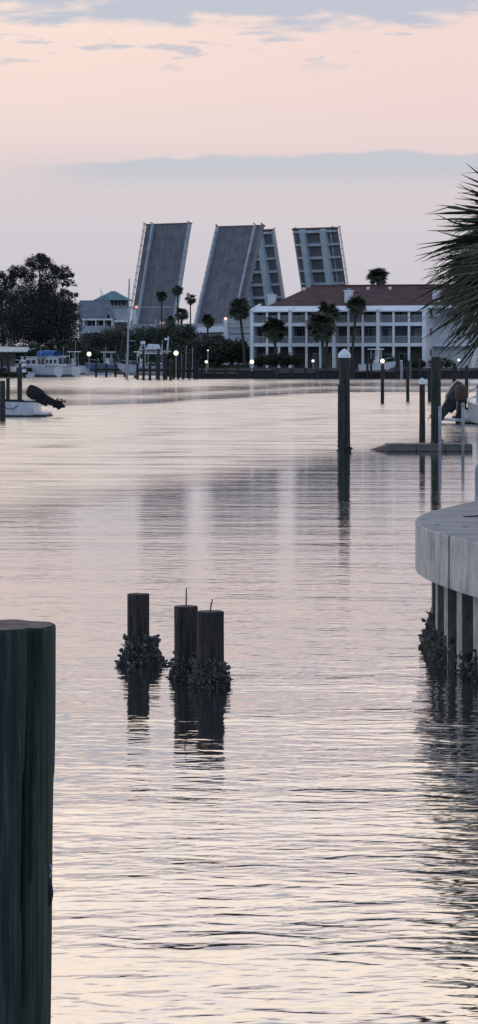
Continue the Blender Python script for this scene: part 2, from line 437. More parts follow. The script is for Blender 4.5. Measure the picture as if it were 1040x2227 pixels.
for k in joints[1:-1]:
    p, q = edge[k], nor[k]; d = Vector((-q.y, q.x)); m = MB()
    a_ = p + q * .016 - d * .033; b_ = p + q * .016 + d * .033; c_ = p + q * 1.05 + d * .033; e_ = p + q * 1.05 - d * .033
    m.add([(a_.x, a_.y, CB + .02), (b_.x, b_.y, CB + .02), (c_.x, c_.y, CB + .02), (e_.x, e_.y, CB + .02), (a_.x, a_.y, CT - .012), (b_.x, b_.y, CT - .012), (c_.x, c_.y, CT - .012), (e_.x, e_.y, CT - .012)],
          [(0, 1, 5, 4), (4, 5, 6, 7), (1, 2, 6, 5), (3, 0, 4, 7)])
    m.build('joint_filler', black_pl, wall)
m = MB()
inner = [edge[i] + nor[i] * 1.1 for i in range(0, len(edge), 4)]
pp = [(q.x, q.y) for q in inner] + [(60, 60), (60, 5)]
m.prism(pp, 0.9, CT - 0.006)
tag(m.build('pavement', pave), kind='structure')
# sheet piles
step = 6; cyc = 0
for a in range(0, len(edge) - 14, 12):
    def off(i, d): return edge[i] + nor[i] * d
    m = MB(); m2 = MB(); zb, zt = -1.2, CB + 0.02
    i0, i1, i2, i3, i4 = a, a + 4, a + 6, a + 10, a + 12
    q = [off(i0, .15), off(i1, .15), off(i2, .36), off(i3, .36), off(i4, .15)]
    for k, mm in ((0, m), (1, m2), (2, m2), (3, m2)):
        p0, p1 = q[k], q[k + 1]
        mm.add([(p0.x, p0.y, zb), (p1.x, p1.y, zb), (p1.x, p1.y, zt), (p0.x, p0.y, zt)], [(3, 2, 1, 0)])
    m.build('sheet_pile', sheet_m, wall); m2.build('shaded_recess', sheet_shade, wall)

# ------------------------------------------------------------------ oysters
def shell_mesh(seed):
    r = random.Random(seed); n = 9; vs = [(0, 0, 0)]; fs = []
    L = 1.0; wdt = r.uniform(.22, .36)
    ring = []
    for k in range(n):
        t_ = math.pi * 2 * k / n
        x = wdt * math.sin(t_) * (1 + r.uniform(-.18, .18)); z = .5 - .5 * math.cos(t_) * (1 + r.uniform(-.12, .12))
        y = .10 * math.sin(t_ * 2 + seed) + .14 * (z - .5) ** 2
        ring.append((x, y, z))
    vs = ring + [(0, .20, .45)] + [(0, -.12, .5)]
    for k in range(n):
        fs.append((k, (k + 1) % n, n)); fs.append(((k + 1) % n, k, n + 1))
    me = bpy.data.meshes.new('oyster_shell'); me.from_pydata(vs, [], fs); me.update()
    me.materials.append(shellm); return me
SHELLS = [shell_mesh(k) for k in range(7)]
SHELLW = [shell_mesh(20 + k) for k in range(2)]
for q in SHELLW: q.materials.clear(); q.materials.append(shellw)
def oysters(parent, c, prof, n, size=(.045, .085), seed=1, pale=.04, arc=(0, 2 * math.pi), mass=True, sq=(1, 1), off=0.0):
    """c: axis point at water level, prof: radius as function of height 0..1 over z range"""
    r = random.Random(seed); base = wpos(parent); z0, z1, rf = prof; c = (c[0] + off, c[1], c[2])
    if mass:
        m = MB(); pr = []
        N = 54; vs = []; fs = []; K = 16
        for i in range(K + 1):
            u_ = i / K; z = z0 + (z1 - z0) * u_
            for k in range(N):
                t_ = 2 * math.pi * k / N
                rr = max(.02, rf(u_) * (0.84 + .12 * mnoise.noise(Vector((math.cos(t_) * 2.2, math.sin(t_) * 2.2, z * 14 + seed * 3))) + .13 * mnoise.noise(Vector((math.cos(t_) * 9 + seed, math.sin(t_) * 9, z * 55)))))
                vs.append((c[0] + sq[0] * rr * math.cos(t_), c[1] + sq[1] * rr * math.sin(t_), z))
        for i in range(K):
            for k in range(N):
                fs.append((i * N + k, i * N + (k + 1) % N, (i + 1) * N + (k + 1) % N, (i + 1) * N + k))
        fs.append(tuple(K * N + k for k in range(N)))
        m.add(vs, fs); m.build('oyster_mass', shellk, parent)
    for k in range(n):
        t_ = r.uniform(*arc) if r.random() < .35 else math.pi * 1.5 + r.gauss(0, .85); u_ = r.random() ** .85; z = z0 + (z1 - z0) * u_; z = max(z, -0.03)
        rr = rf(u_) * r.uniform(.74, .93)
        p = Vector((c[0] + sq[0] * rr * math.cos(t_), c[1] + sq[1] * rr * math.sin(t_), z))
        out_ = Vector((math.cos(t_) * .8 + r.uniform(-.9, .9), math.sin(t_) * .8 + r.uniform(-.9, .9), r.uniform(-.5, 1.2))).normalized()
        q = out_.to_track_quat('Z', 'Y') @ Matrix.Rotation(r.uniform(0, 6.28), 3, 'Z').to_quaternion()
        s_ = r.uniform(*size)
        me = r.choice(SHELLW) if r.random() < pale else r.choice(SHELLS)
        inst(me, 'oyster_shell', parent, p - base, q.to_euler(), (s_ * r.uniform(.9, 1.4), s_, s_))

# oysters along the near sea wall (in three clumps and a sparse belt)
k_ = 0
for i in range(2, len(edge) - 2, 4):
    if not (19.5 < edge[i].y < 29.0): continue
    p = edge[i] + nor[i] * 0.20
    big = 0.30 + 0.10 * math.sin(i * .7)
    k_ += 1
    lead = 1.0 if edge[i].y > 24.6 else 0.6
    oysters(wall, (p.x, p.y, 0), (-.10, .10 + .26 * lead * (0.75 + .25 * math.sin(i * 1.3)), lambda u_, L=lead: (.165 * L + .03) * (1 - .55 * u_)), 17, (.035, .07), 100 + i, .05, mass=(i % 8 == 2 or lead == 1.0))

# debris on the cap
tw = thing('twig', (2.28, 26.15, CT), 'dark dry twig lying on the grey seawall cap', 'twig')
m = MB(); m.path([(2.12, 26.05, CT + .012), (2.25, 26.1, CT + .016), (2.36, 26.35, CT + .03), (2.55, 26.6, CT + .02)], [.006, .008, .008, .005], 6); m.build('stem', wood_dark, tw)
m = MB(); m.path([(2.26, 26.1, CT + .016), (2.4, 26.02, CT + .03), (2.56, 25.98, CT + .02)], [.007, .006, .004], 6); m.build('side_shoot', wood_dark, tw)
DEB = [('flat dark leaf on the seawall cap nearest its curved corner', 1.72, 25.75), ('dark leaf on the seawall cap just left of the joint', 1.79, 24.9), ('tiny dark leaf on the cap beside the joint line', 2.02, 24.6), ('dark curled leaf on the cap right of the joint, near the twig', 2.17, 25.2)]
for i, (lab, x, y) in enumerate(DEB):
    m = MB(); s_ = .022 + .006 * (i % 3)
    m.add([(x - s_, y, CT + .003), (x, y - s_ * 1.2, CT + .006), (x + s_, y, CT + .003), (x, y + s_ * 1.2, CT + .005), (x, y, CT + .009)], [(0, 1, 4), (1, 2, 4), (2, 3, 4), (3, 0, 4), (3, 2, 1, 0)])
    tag(m.build('fallen_leaf', wood_dark), lab, 'leaf', 'leaves on the seawall cap')
# pale post on the far side of the cap
MX, MY = wx(1043, 32.0), 32.0
bp = thing('mooring_post', (MX, MY, 0), 'pale grey round topped post in the water beyond the seawall cap, at the frame edge', 'post')
m = MB(); m.lathe([(.055, -1.0), (.055, 1.40), (.05, 1.45), (.03, 1.48), (.002, 1.485)], (MX, MY, 0), 16); m.build('shaft', pvc, bp, True)
m = MB(); m.lathe([(.062, 1.05), (.062, 1.09), (.055, 1.10)], (MX, MY, 0), 16); m.build('collar', alu, bp)

# ------------------------------------------------------------------ foreground piling
def piling_mesh(c, r, z0, z1, nseg, nring, seed, rough_=.012, lean=(0, 0), crack=6, taper=0.0):
    rr = random.Random(seed)
    cracks = [(rr.uniform(0, 6.283), rr.uniform(z0, z1), rr.uniform(.25, .8), rr.uniform(.008, .02)) for _ in range(crack)]
    vs = []; fs = []
    zs = [z0 + (z1 - .012 - z0) * i / (nring - 1) for i in range(nring)] + [z1 - .004, z1]
    for i, z in enumerate(zs):
        for k in range(nseg):
            t_ = 2 * math.pi * k / nseg
            q = Vector((math.cos(t_) * 1.6 + seed, math.sin(t_) * 1.6, z * .8))
            d = r * (1 - taper * (z - z0) / (z1 - z0)) + rough_ * mnoise.noise(q) + rough_ * .35 * mnoise.noise(Vector((math.cos(t_) * 9, math.sin(t_) * 9 + seed, z * 2.2)))
            for (ct, cz, cl, cw) in cracks:
                if abs(z - cz) < cl:
                    dt = abs((t_ - ct - .10 * (z - cz) - .03 * math.sin(z * 7) + math.pi) % (2 * math.pi) - math.pi) * r
                    wv_ = cw * .6 * (1 - abs(z - cz) / cl)
                    if dt < wv_ + .004: d -= .024 * (1 - dt / (wv_ + .0041)) 
            if i == len(zs) - 2: d -= .001
            if i == len(zs) - 1: d -= .007
            vs.append((c[0] + lean[0] * (z - z0) + d * math.cos(t_), c[1] + lean[1] * (z - z0) + d * math.sin(t_), z + (.003 * mnoise.noise(Vector((math.cos(t_) * 2, math.sin(t_) * 2, seed))) if i >= len(zs) - 2 else 0)))
    n = nseg
    for i in range(len(zs) - 1):
        for k in range(n):
            fs.append((i * n + k, i * n + (k + 1) % n, (i + 1) * n + (k + 1) % n, (i + 1) * n + k))
    top = [vs[(len(zs) - 1) * n + k] for k in range(n)]
    cx = sum(p[0] for p in top) / n; cy = sum(p[1] for p in top) / n
    cap = MB(); cap.v = top + [(cx, cy, z1 + .002)]
    cap.f = [(k, (k + 1) % n, n) for k in range(n)]
    m = MB(); m.v = vs; m.f = fs
    return m, cap
D0 = 6.45
fp = thing('piling', (wx(-12, D0), D0, 0), 'huge dark weathered wooden piling in the left foreground, cut off by the frame', 'piling')
m, cap = piling_mesh((wx(-12, D0) - .037, D0, 0), .1375, -1.0, wz(1359, D0), 160, 150, 3, .010, (.0140, 0), 34)
m.build('shaft', wood_big, fp, True); cap.build('cut_top', wood_end, fp)
hx_, hz_ = wx(108, D0), wz(1930, D0)
m = MB(); m.path([(hx_ - .03, D0 - .03, hz_ + .055), (hx_ + .004, D0 - .035, hz_ + .06), (hx_ + .008, D0 - .035, hz_ + .045), (hx_ + .002, D0 - .035, hz_ + .03)], [.0018] * 4, 6); m.build('hook', alu, fp)
m = MB(); m.lathe([(.001, -.036), (.006, -.03), (.0095, -.01), (.008, .008), (.004, .026), (.001, .033)], (hx_ + .002, D0 - .035, hz_), 10); m.build('hanging_tag', black_pl, fp, True)

# ------------------------------------------------------------------ three rotten stumps in the water
def stump(x, w_, ytop, ywat, label, seed, oys, rod=None, notch=False):
    D = dist(ywat); X = wx(x, D); r = w_ * .5 * D / F; zt = wz(ytop, D)
    th = thing('piling_stump', (X, D, 0), label, 'piling stump')
    m, cap = piling_mesh((X, D, 0), r, -.8, zt, 56, 40, seed, .006, (0, 0), 7)
    m.build('shaft', wood_stump, th, True); cap.build('cut_top', wood_end, th)
    if notch:
        m = MB(); m.box(X - .035, X + .03, D - r - .012, D - r + .03, zt - .075, zt - .045); m.build('iron_strap', iron, th)
    if rod:
        m = MB(); m.path([(X + rod[0], D, zt - .02), (X + rod[0] + rod[1] * .5, D, zt + rod[2] * .55), (X + rod[0] + rod[1], D, zt + rod[2])], [.006, .006, .004], 6); m.build('iron_rod', iron, th)
    zh, rm, n, sq = oys[:4]
    oysters(th, (X, D, 0), (-.14, zh, lambda u_: rm * (1.0 - .42 * max(0, u_ - .35) / .65 - .10 * abs(u_ - .35))), n, (.026, .056), seed, .03, sq=sq, off=oys[4] if len(oys) > 4 else 0.0)
    return th
stump(301, 47, 1291, 1444, 'rotten square topped piling stump standing apart, left of the pair', 11, (.24, .225, 290, (1.12, 1), .028), None, True)
stump(405, 52, 1318, 1474, 'rear stump of the touching pair, with a straight upright iron rod', 12, (.22, .175, 200, (1, 1)), (.0, .002, .155))
stump(458, 58, 1329, 1490, 'front stump of the touching pair, thicker, with a short bent rod', 13, (.205, .212, 290, (1, 1)), (-.005, .022, .10))

# ------------------------------------------------------------------ mid distance pilings
def wood_piling(x, w_, ytop, ywat, label, mt, cap=None, group=None, lean=0.0, seed=1, foot=False):
    D = dist(ywat); X = wx(x, D); r = w_ * .5 * D / F; zt = wz(ytop, D)
    th = thing('piling', (X, D, 0), label, 'piling', group)
    m, tp = piling_mesh((X, D, 0), r, -1.5, zt, 20, 26, seed, r * .07, (lean, 0), 3, .08)
    m.build('shaft', mt, th, True); tp.build('cut_top', wood_end, th)
    if cap:
        Xc = X + lean * (zt + 1.5)
        m = MB(); m.lathe([(r * 1.10, -.10), (r * 1.14, 0), (r * 1.02, .03), (r * .45, r * .75), (.01, r * 1.05)], (Xc, D, zt + .004), 20); m.build('cone_cap', white_pl, th)
    if foot:
        oysters(th, (X, D, 0), (-.1, .34, lambda u_: r * (1.45 - .45 * u_)), 40, (.06, .11), seed, 0.0)
    return th
wood_piling(750.5, 24.5, 771, 985, 'tall dark piling with white cone cap, left of the floating dock', wood_green, True, lean=-.004, seed=21, foot=True)
sp = wood_piling(742, 15, 836, 986, 'shorter plank like piling bolted to the tall white capped piling', wood_green, seed=22)
m = MB(); D = dist(986); m.tube((wx(737, D), D - .12, wz(850, D)), (wx(752, D), D - .14, wz(850, D)), .02); m.build('bolt', iron, sp)
wood_piling(918.5, 13.5, 829, 963, 'slim red brown piling with white cone cap behind the floating dock', wood_red, True, seed=23)
wood_piling(948.5, 23, 776, 980, 'thick green black piling at the middle of the floating dock', wood_green, seed=24, foot=True)
wood_piling(936, 12, 800, 873, 'piling further out, half hidden behind the thick green black piling', wood_green, seed=25)
wood_piling(832, 8, 792, 877, 'thin lone dark piling out in the channel, under the right lit globe lamp', wood_pile, seed=26)
wood_piling(887, 7.5, 789, 873, 'thin lone dark piling out in the channel, next to the slim capped one', wood_pile, seed=27)
wood_piling(988, 9, 790, 868, 'dark piling behind the tilted outboards at right', wood_pile, seed=28)
wood_piling(1015, 8, 795, 866, 'dark piling at right partly behind palm leaves', wood_pile, seed=29)
def pole(x, w_, ytop, D, label, zb=-.3, mt=None):
    X = wx(x, D); r = w_ * .5 * D / F; th = thing('pole', (X, D, max(0, zb)), label, 'pole')
    m = MB(); zt = wz(ytop, D); m.lathe([(r, zb), (r, zt - r), (r * .8, zt - r * .3), (r * .3, zt)], (X, D, 0), 12); m.build('tube', mt or pvc, th, True)
    m = MB(); m.lathe([(r * 1.15, zt - .10), (r * 1.15, zt - .02), (r * .7, zt + .015)], (X, D, 0), 12); m.build('end_cap', mt or pvc, th, True)
pole(957, 7, 884, 80.3, 'pale plastic guide pole against the thick green black piling')
pole(1007, 7, 877, 80.6, 'pale plastic guide pole at the right end of the floating dock')
# floating dock: planks on a float, its left end tapering into the water
fd = thing('floating_dock', (wx(915, 81), 81, 0), 'low grey wooden floating dock with a pointed left end, behind the pilings', 'dock')
m = MB(); Y0, Y1 = 80.7, 82.1
xa, xb, xc = wx(806, 81), wx(842, 81), wx(1026, 81)
m.add([(xa, 81.4, .02), (xb, Y0, .0), (xb, Y1, .0), (xb, Y0, .17), (xb, Y1, .17), (xa, 81.4, .03)], [(0, 1, 3, 5), (2, 0, 5, 4), (5, 3, 4), (1, 2, 4, 3), (0, 2, 1)])
m.build('float_nose', wood_grey, fd)
m = MB(); m.box(xb, xc, Y0 + .03, Y1 - .03, -.2, .165); m.build('float', wood_dark, fd)
for k in range(14):
    x0 = xb + (xc - xb) * k / 14; x1 = xb + (xc - xb) * (k + 1) / 14
    m = MB(); m.box(x0 + .006, x1 - .006, Y0 - .02, Y1 + .02, .168 + .004 * (k % 3), .205 + .004 * (k % 3)); m.build('plank', wood_grey, fd)
for (x0, x1) in ((842, 905), (906, 968), (969, 1026)):
    m = MB(); m.box(wx(x0, 80.7) + .004, wx(x1, 80.7) - .004, Y0 - .04, Y0 + .02, .01, .165); m.build('fascia_board', wood_grey, fd)

# ------------------------------------------------------------------ boats
def hull(stations, keel_deep=0.0):
    """stations: list of (u along length, half beam, keel z, chine z, sheer z)"""
    return stations
class Boat:
    def __init__(s, name, label, loc, head, cat='boat', group=None):
        s.t = thing(name, loc, label, cat, group); s.t.rotation_euler = (0, 0, head)
    def part(s, m, name, mt, smooth=False, bevel=0.0, parent=None):
        me = MB(); me.v = m.v; me.f = m.f
        o = me.build(name, mt, None, smooth, bevel); o.parent = parent or s.t; return o
def hull_mesh(L, B, Hs, Hb, draft=.25, bow=.35):
    """stern at y=0, bow at +y, open top closed by a deck"""
    st = []; n = 9
    for i in range(n):
        u_ = i / (n - 1); y = L * u_
        wb = B / 2 * (1 - max(0, (u_ - .45) / .55) ** 2.0 * .98) * (0.94 + .06 * min(1, u_ * 4))
        sh = Hs + (Hb - Hs) * u_ ** 1.6
        kz = -draft + (draft + Hb * .55) * max(0, (u_ - .72) / .28) ** 2
        st.append((y + (bow * u_ ** 6), wb, kz, kz + (sh - kz) * .30, sh))
    m = MB(); vs = []; fs = []
    for (y, wb, kz, cz, sz) in st:
        vs += [(-wb, y, sz), (-wb * .86, y - .0, cz), (0, y, kz), (wb * .86, y, cz), (wb, y, sz)]
    for i in range(n - 1):
        for k in range(4):
            fs.append((i * 5 + k, i * 5 + k + 1, (i + 1) * 5 + k + 1, (i + 1) * 5 + k))
    fs.append((4, 3, 2, 1, 0))
    m.add(vs, [tuple(reversed(f)) for f in fs])
    d = MB(); vs = []
    for (y, wb, kz, cz, sz) in st: vs += [(-wb * .97, y, sz - .03), (wb * .97, y, sz - .03)]
    d.add(vs, [(2 * i, 2 * i + 1, 2 * i + 3, 2 * i + 2) for i in range(n - 1)])
    r = MB()
    for sgn in (-1, 1):
        r.path([(sgn * wb, y, sz) for (y, wb, kz, cz, sz) in st], [.035] * n, 6)
    r.path([(-st[0][1], st[0][0], st[0][4]), (st[0][1], st[0][0], st[0][4])], [.035] * 2, 6)
    return m, d, r
def outboard(bt, c, tilt, mt, size=1.0, yaw=0.0, top=None):
    """c: transom clamp point in boat space; tilt 0 = down; leg points to -y when tilted"""
    R = Matrix.Translation(c) @ Matrix.Rotation(yaw, 4, 'Z') @ Matrix.Rotation(-tilt, 4, 'X') @ Matrix.Scale(size, 4)
    def tr(m): m.v = [tuple(R @ Vector(p)) for p in m.v]; return m
    m = MB()   # cowling: lofted rounded box
    secs = [(-.02, .14, .20, -.02), (.10, .19, .29, -.02), (.38, .21, .31, -.04), (.62, .20, .29, -.06), (.76, .16, .24, -.08), (.82, .08, .12, -.07), (.83, .02, .03, -.07)]
    e_ = .5
    N = 14; vs = []; fs = []
    for (z, hx2, hy2, oy) in secs:
        for k in range(N):
            a = 2 * math.pi * k / N; ca, sa = math.cos(a), math.sin(a)
            e = .45
            vs.append((hx2 * math.copysign(abs(ca) ** e, ca), -.22 + oy + hy2 * math.copysign(abs(sa) ** e, sa), z))
    for i in range(len(secs) - 1):
        for k in range(N): fs.append((i * N + k, i * N + (k + 1) % N, (i + 1) * N + (k + 1) % N, (i + 1) * N + k))
    fs.append(tuple(reversed(range(N)))); fs.append(tuple((len(secs) - 1) * N + k for k in range(N)))
    m.add(vs, fs); cow = bt.part(tr(m), 'cowling', top or mt, True)
    m = MB(); m.hexa([(-.08, -.38, -.52), (.08, -.38, -.52), (.08, -.08, -.52), (-.08, -.08, -.52), (-.12, -.44, .02), (.12, -.44, .02), (.12, -.02, .02), (-.12, -.02, .02)]); m.hexa([(-.05, -.46, -.84), (.05, -.46, -.84), (.05, -.06, -.84), (-.05, -.06, -.84), (-.07, -.37, -.52), (.07, -.37, -.52), (.07, -.08, -.52), (-.07, -.08, -.52)])
    leg = bt.part(tr(m), 'midsection', mt, False, .012)
    m = MB(); m.box(-.11, .11, -.50, -.02, -.64, -.615); m.path([(0, -.04, -.86), (0, -.12, -.86), (0, -.36, -.86), (0, -.46, -.86)], [.03, .085, .09, .06], 10)
    m.hexa([(-.012, -.34, -1.10), (.012, -.34, -1.10), (.012, -.24, -1.10), (-.012, -.24, -1.10), (-.02, -.36, -.88), (.02, -.36, -.88), (.02, -.12, -.88), (-.02, -.12, -.88)])
    bt.part(tr(m), 'gearcase', mt, False)
    m = MB()
    for k in range(3):
        a = 2 * math.pi * k / 3 + .4; ca, sa = math.cos(a), math.sin(a)
        q = [(.03, -.10, 0), (.17, -.06, .03), (.19, .03, 0), (.15, .09, -.03), (.03, .05, 0)]
        pts = [(x * ca - y2 * sa, -.50 + dy2, -.86 + x * sa + y2 * ca) for (x, y2, dy2) in q]
        pts2 = [(p[0], p[1] - .012, p[2]) for p in pts]
        m.add(pts + pts2, [(0, 1, 2, 3, 4), (9, 8, 7, 6, 5)] + [(i, (i + 1) % 5, 5 + (i + 1) % 5, 5 + i) for i in range(5)])
    bt.part(tr(m), 'propeller', mt)
    m = MB(); m.box(-.10, .10, -.12, .05, -.30, .12); bt.part(tr(m), 'clamp_bracket', black_pl)

# left boat seen from its side, stern at the right, outboard tilted up
DB = dist(906)
b1 = Boat('moored_boat', 'small white boat at the left edge with a black outboard tilted up', (wx(82, DB), DB, 0), math.radians(82))
hm, dk, gr = hull_mesh(4.6, 1.9, .72, .95, .2)
hm.v = [(x, y + .0, z) for x, y, z in hm.v]
b1.part(hm, 'hull', gel); b1.part(dk, 'deck', gelg); b1.part(gr, 'rub_rail', black_pl)
m = MB(); m.box(-.85, .85, -.50, .05, .10, .24); b1.part(m, 'swim_platform', gel, False, .03)
m = MB(); m.box(-.88, .88, -.54, .05, -.15, .097); b1.part(m, 'hull_bracket', bottom_p)
m = MB(); m.box(-.97, .97, -.02, 3.6, -.12, .06); b1.part(m, 'boot_stripe', bottom_p)
m = MB(); m.box(-.9, .9, .05, .45, .66, .80); b1.part(m, 'stern_locker', gel, False, .03)
m = MB(); m.path([(-1.0, 1.55, .58), (-1.05, 1.25, .40), (-1.05, .95, .36), (-1.0, .68, .56)], [.022] * 4, 6)
m.v = [(-x, y, z) for x, y, z in m.v]; b1.part(m, 'mooring_line', black_pl)
m = MB(); m.v = []; m.path([(-1.0, 1.55, .58), (-1.05, 1.25, .40), (-1.05, .95, .36), (-1.0, .68, .56)], [.022] * 4, 6); b1.part(m, 'mooring_line', black_pl)
outboard(b1, Vector((0, -.16, .66)), math.radians(66), black_pl, 1.05, math.radians(-4))
m = MB(); m.tube((.1, 1.0, .8), (.1, 1.0, 1.75), .012); b1.part(m, 'antenna', alu)
wood_piling(6, 13, 828, 916, 'dark piling at the far left edge in front of the moored boat', wood_dark, seed=31)
wood_piling(17.5, 9, 822, 893, 'grey brown piling behind the moored boat, second from the left edge', wood_dark, seed=32)
wood_piling(43, 11, 800, 900, 'taller grey brown piling with a small hook behind the moored boat', wood_dark, seed=33)
bm = thing('dock_beam', (wx(10, 141), 141, 0), 'horizontal grey dock beam laid across the pilings at the left edge', 'beam')
m = MB(); m.box(wx(-120, 141), wx(40, 141), 140.9, 141.1, wz(823, 141), wz(820, 141)); m.build('beam', wood_grey, bm)

# right boats: twin dark outboards tilted, stern towards us; a T top boat at the edge
DR = dist(921)
b2 = Boat('moored_boat', 'white boat by the pilings at right with two dark outboards, one brown topped', (wx(1010, DR), DR + .2, 0), math.radians(-74))
hm, dk, gr = hull_mesh(5.2, 2.1, .62, .95, .2)
b2.part(hm, 'hull', gel); b2.part(dk, 'deck', gel); b2.part(gr, 'rub_rail', black_pl)
m = MB(); m.box(-.98, .98, -.02, 3.8, -.12, .05); b2.part(m, 'boot_stripe', bottom_p)
outboard(b2, Vector((.45, -.12, .90)), math.radians(8), navy_pl, .86, 0.1, brown_cv)
outboard(b2, Vector((-.45, -.22, .72)), math.radians(38), navy_pl, 1.15, -0.1)
m = MB(); m.path([(-.9, -.05, .55), (-.9, -.1, .95), (0, -.1, 1.0), (.9, -.1, .95), (.9, -.05, .55)], [.025] * 5, 6); b2.part(m, 'stern_rail', alu)
m = MB(); m.box(-.9, .9, -.75, -.02, .10, .22); b2.part(m, 'swim_platform', gel, False, .03)
b3 = Boat('tee_top_boat', 'white boat with a flat hard top cut off by the right frame edge', (wx(1086, DR - 4), DR - 4, 0), math.radians(4))
hm, dk, gr = hull_mesh(6.2, 1.6, .85, 1.1, .25)
b3.part(hm, 'hull', gelg); b3.part(dk, 'deck', gel); b3.part(gr, 'rub_rail', gel)
m = MB(); m.box(-.78, .75, .6, 2.6, 1.66, 1.78); b3.part(m, 'hard_top', white_pl, False, .05)
for sx in (-.55, .5):
    for sy in (.9, 2.3):
        m = MB(); m.tube((sx, sy, .8), (sx * .95, sy, 1.67), .04); b3.part(m, 'top_post', alu)
m = MB(); m.box(-.40, .40, 1.2, 2.0, .8, 1.45); b3.part(m, 'console', gelg, False, .05)
m = MB(); m.box(-.42, .42, 1.1, 1.16, 1.15, 1.5); b3.part(m, 'windscreen', glass)
outboard(b3, Vector((0, -.05, .72)), math.radians(5), navy_pl, 1.0)

# ------------------------------------------------------------------ bascule bridge: two near leaves (deck side) and two far leaves (underside)
steel = mat('bridge_steel', (0.50, 0.58, 0.66), (0.40, 0.48, 0.56), 0.6, 0.25, (1, 1, 3), lo=.3, hi=.7)
steel_d = mat('steel_grid_deck', (0.150, 0.158, 0.18), (0.105, 0.11, 0.13), 0.8, 0.5, lo=.3, hi=.7, detail=8)
walk_m = mat('bridge_sidewalk', (0.17, 0.165, 0.19), (0.12, 0.12, 0.14), 0.85, 0.4)
barrier_m = mat('bridge_barrier', (0.40, 0.44, 0.50), (0.31, 0.35, 0.40), 0.7, 0.4)
line_m = mat('road_paint', (0.27, 0.28, 0.32), (0.15, 0.16, 0.19), 0.7, 0.8)
tip_m = mat('rusty_leaf_tip', (0.16, 0.10, 0.10), (0.10, 0.075, 0.08), 0.8, 1.0)
bconc = mat('bridge_concrete', (0.36, 0.42, 0.50), (0.30, 0.35, 0.42), 0.8, 0.2)
railm = mat('bridge_rail', (0.26, 0.26, 0.31), None, 0.7)
AL = math.radians(33.0)
U = Vector((math.sin(AL), math.cos(AL), 0)); V = Vector((math.cos(AL), -math.sin(AL), 0)); Zv = Vector((0, 0, 1))
def leaf(hinge, th_deg, sgn, mirror, label):
    W, L = 13.8, 26.0; th_ = math.radians(th_deg); HW = W / 2
    A = U * sgn * math.cos(th_) + Zv * math.sin(th_); N = -U * sgn * math.sin(th_) + Zv * math.cos(th_)
    t_ = thing('bascule_leaf', hinge, label, 'drawbridge leaf', 'raised leaves of the drawbridge')
    def fr(w_, a, n): return hinge + V * ((-w_ if mirror else w_)) + A * a + N * n
    def bx(name, w0, w1, a0, a1, n0, n1, mt, parent=None):
        m = MB()
        if mirror:
            m.box(w0, w1, a0, a1, n0, n1, lambda x, y, z: fr(x, y, z)); m.f = [tuple(reversed(f)) for f in m.f]
        else: m.box(w0, w1, a0, a1, n0, n1, fr)
        return m.build(name, mt, parent or t_)
    # w runs from the sidewalk edge (-HW) to the median edge (+HW)
    bx('deck', -HW + 2.6, HW - .5, -1, L, -.28, 0, steel_d)
    bx('sidewalk', -HW + .12, -HW + 2.1, -1, L, -.20, .18, walk_m)
    bx('barrier', -HW + 2.1, -HW + 2.6, -1, L, -.2, .85, barrier_m)
    bx('barrier', HW - .5, HW, -1, L, -.2, .85, barrier_m)
    bx('lane_line', -HW + 5.72, -HW + 5.90, 0, L - .3, .004, .03, line_m)
    for a0 in (3.0, 15.0):
        bx('lane_dash', -HW + 9.35, -HW + 9.52, a0, a0 + 4.6, .004, .03, line_m)
    bx('tip_plate', -HW, HW, L, L + .35, -.5, .1, tip_m)
    for sw in (-2.9, 3.3):
        m = MB(); w0, w1 = sw - .80, sw + .80
        pts = [(w0, -1, -2.7), (w1, -1, -2.7), (w1, L, -1.5), (w0, L, -1.5), (w0, -1, -.29), (w1, -1, -.29), (w1, L, -.29), (w0, L, -.29)]
        m.hexa([fr(*p) for p in pts]); 
        if mirror: m.f = [tuple(reversed(f)) for f in m.f]
        m.build('girder', steel, t_)
    for k in range(8):
        a0 = .8 + k * 3.52
        if a0 > L - .5: a0 = L - .5
        bx('floor_beam', -2.08, 2.48, a0 - .28, a0 + .28, -1.15, -.29, steel)
        for (w0, w1) in ((-HW + .2, -3.72), (4.12, HW - .2)):
            m = MB(); inner_ = w1 if w0 < 0 else w0; outer_ = w0 if w0 < 0 else w1
            xs = sorted((inner_, outer_))
            d0 = -1.1 if xs[0] == inner_ else -.5; d1 = -1.1 if xs[1] == inner_ else -.5
            m.hexa([fr(*p) for p in [(xs[0], a0 - .24, d0), (xs[1], a0 - .24, d1), (xs[1], a0 + .24, d1), (xs[0], a0 + .24, d0), (xs[0], a0 - .24, -.29), (xs[1], a0 - .24, -.29), (xs[1], a0 + .24, -.29), (xs[0], a0 + .24, -.29)]])
            m.build('bracket', steel, t_)
    for side, w_ in (('sidewalk', -HW), ('median', HW - .25)):
        m = MB(); n0 = .18 if side == 'sidewalk' else .85; top = 1.25 if side == 'sidewalk' else 1.35
        nr = 3 if side == 'sidewalk' else 1
        for k in range(nr):
            hh = n0 + (top - n0) * (k + 1) / nr
            m.box(w_ - .03, w_ + .03, -1, L, hh - .04, hh + .04, fr)
        for k in range(15):
            a0 = .2 + k * (L - .3) / 14
            m.box(w_ - .06, w_ + .06, a0 - .06, a0 + .06, n0, top + .05, fr)
        if side == 'sidewalk':
            for k in range(90):
                a0 = k * L / 90; m.box(w_ - .012, w_ + .012, a0 - .02, a0 + .02, n0, top, fr)
        m.build('railing', railm, t_)
    for w_ in (-HW + .1, -HW + 2.3, HW - .2):
        bx('light_post', w_ - .08, w_ + .08, L + .1, L + .3, .1, 1.6, tip_m)
HG1 = Vector((-21.6, 694.2, 11.75)); HG2 = HG1 + V * 20.0
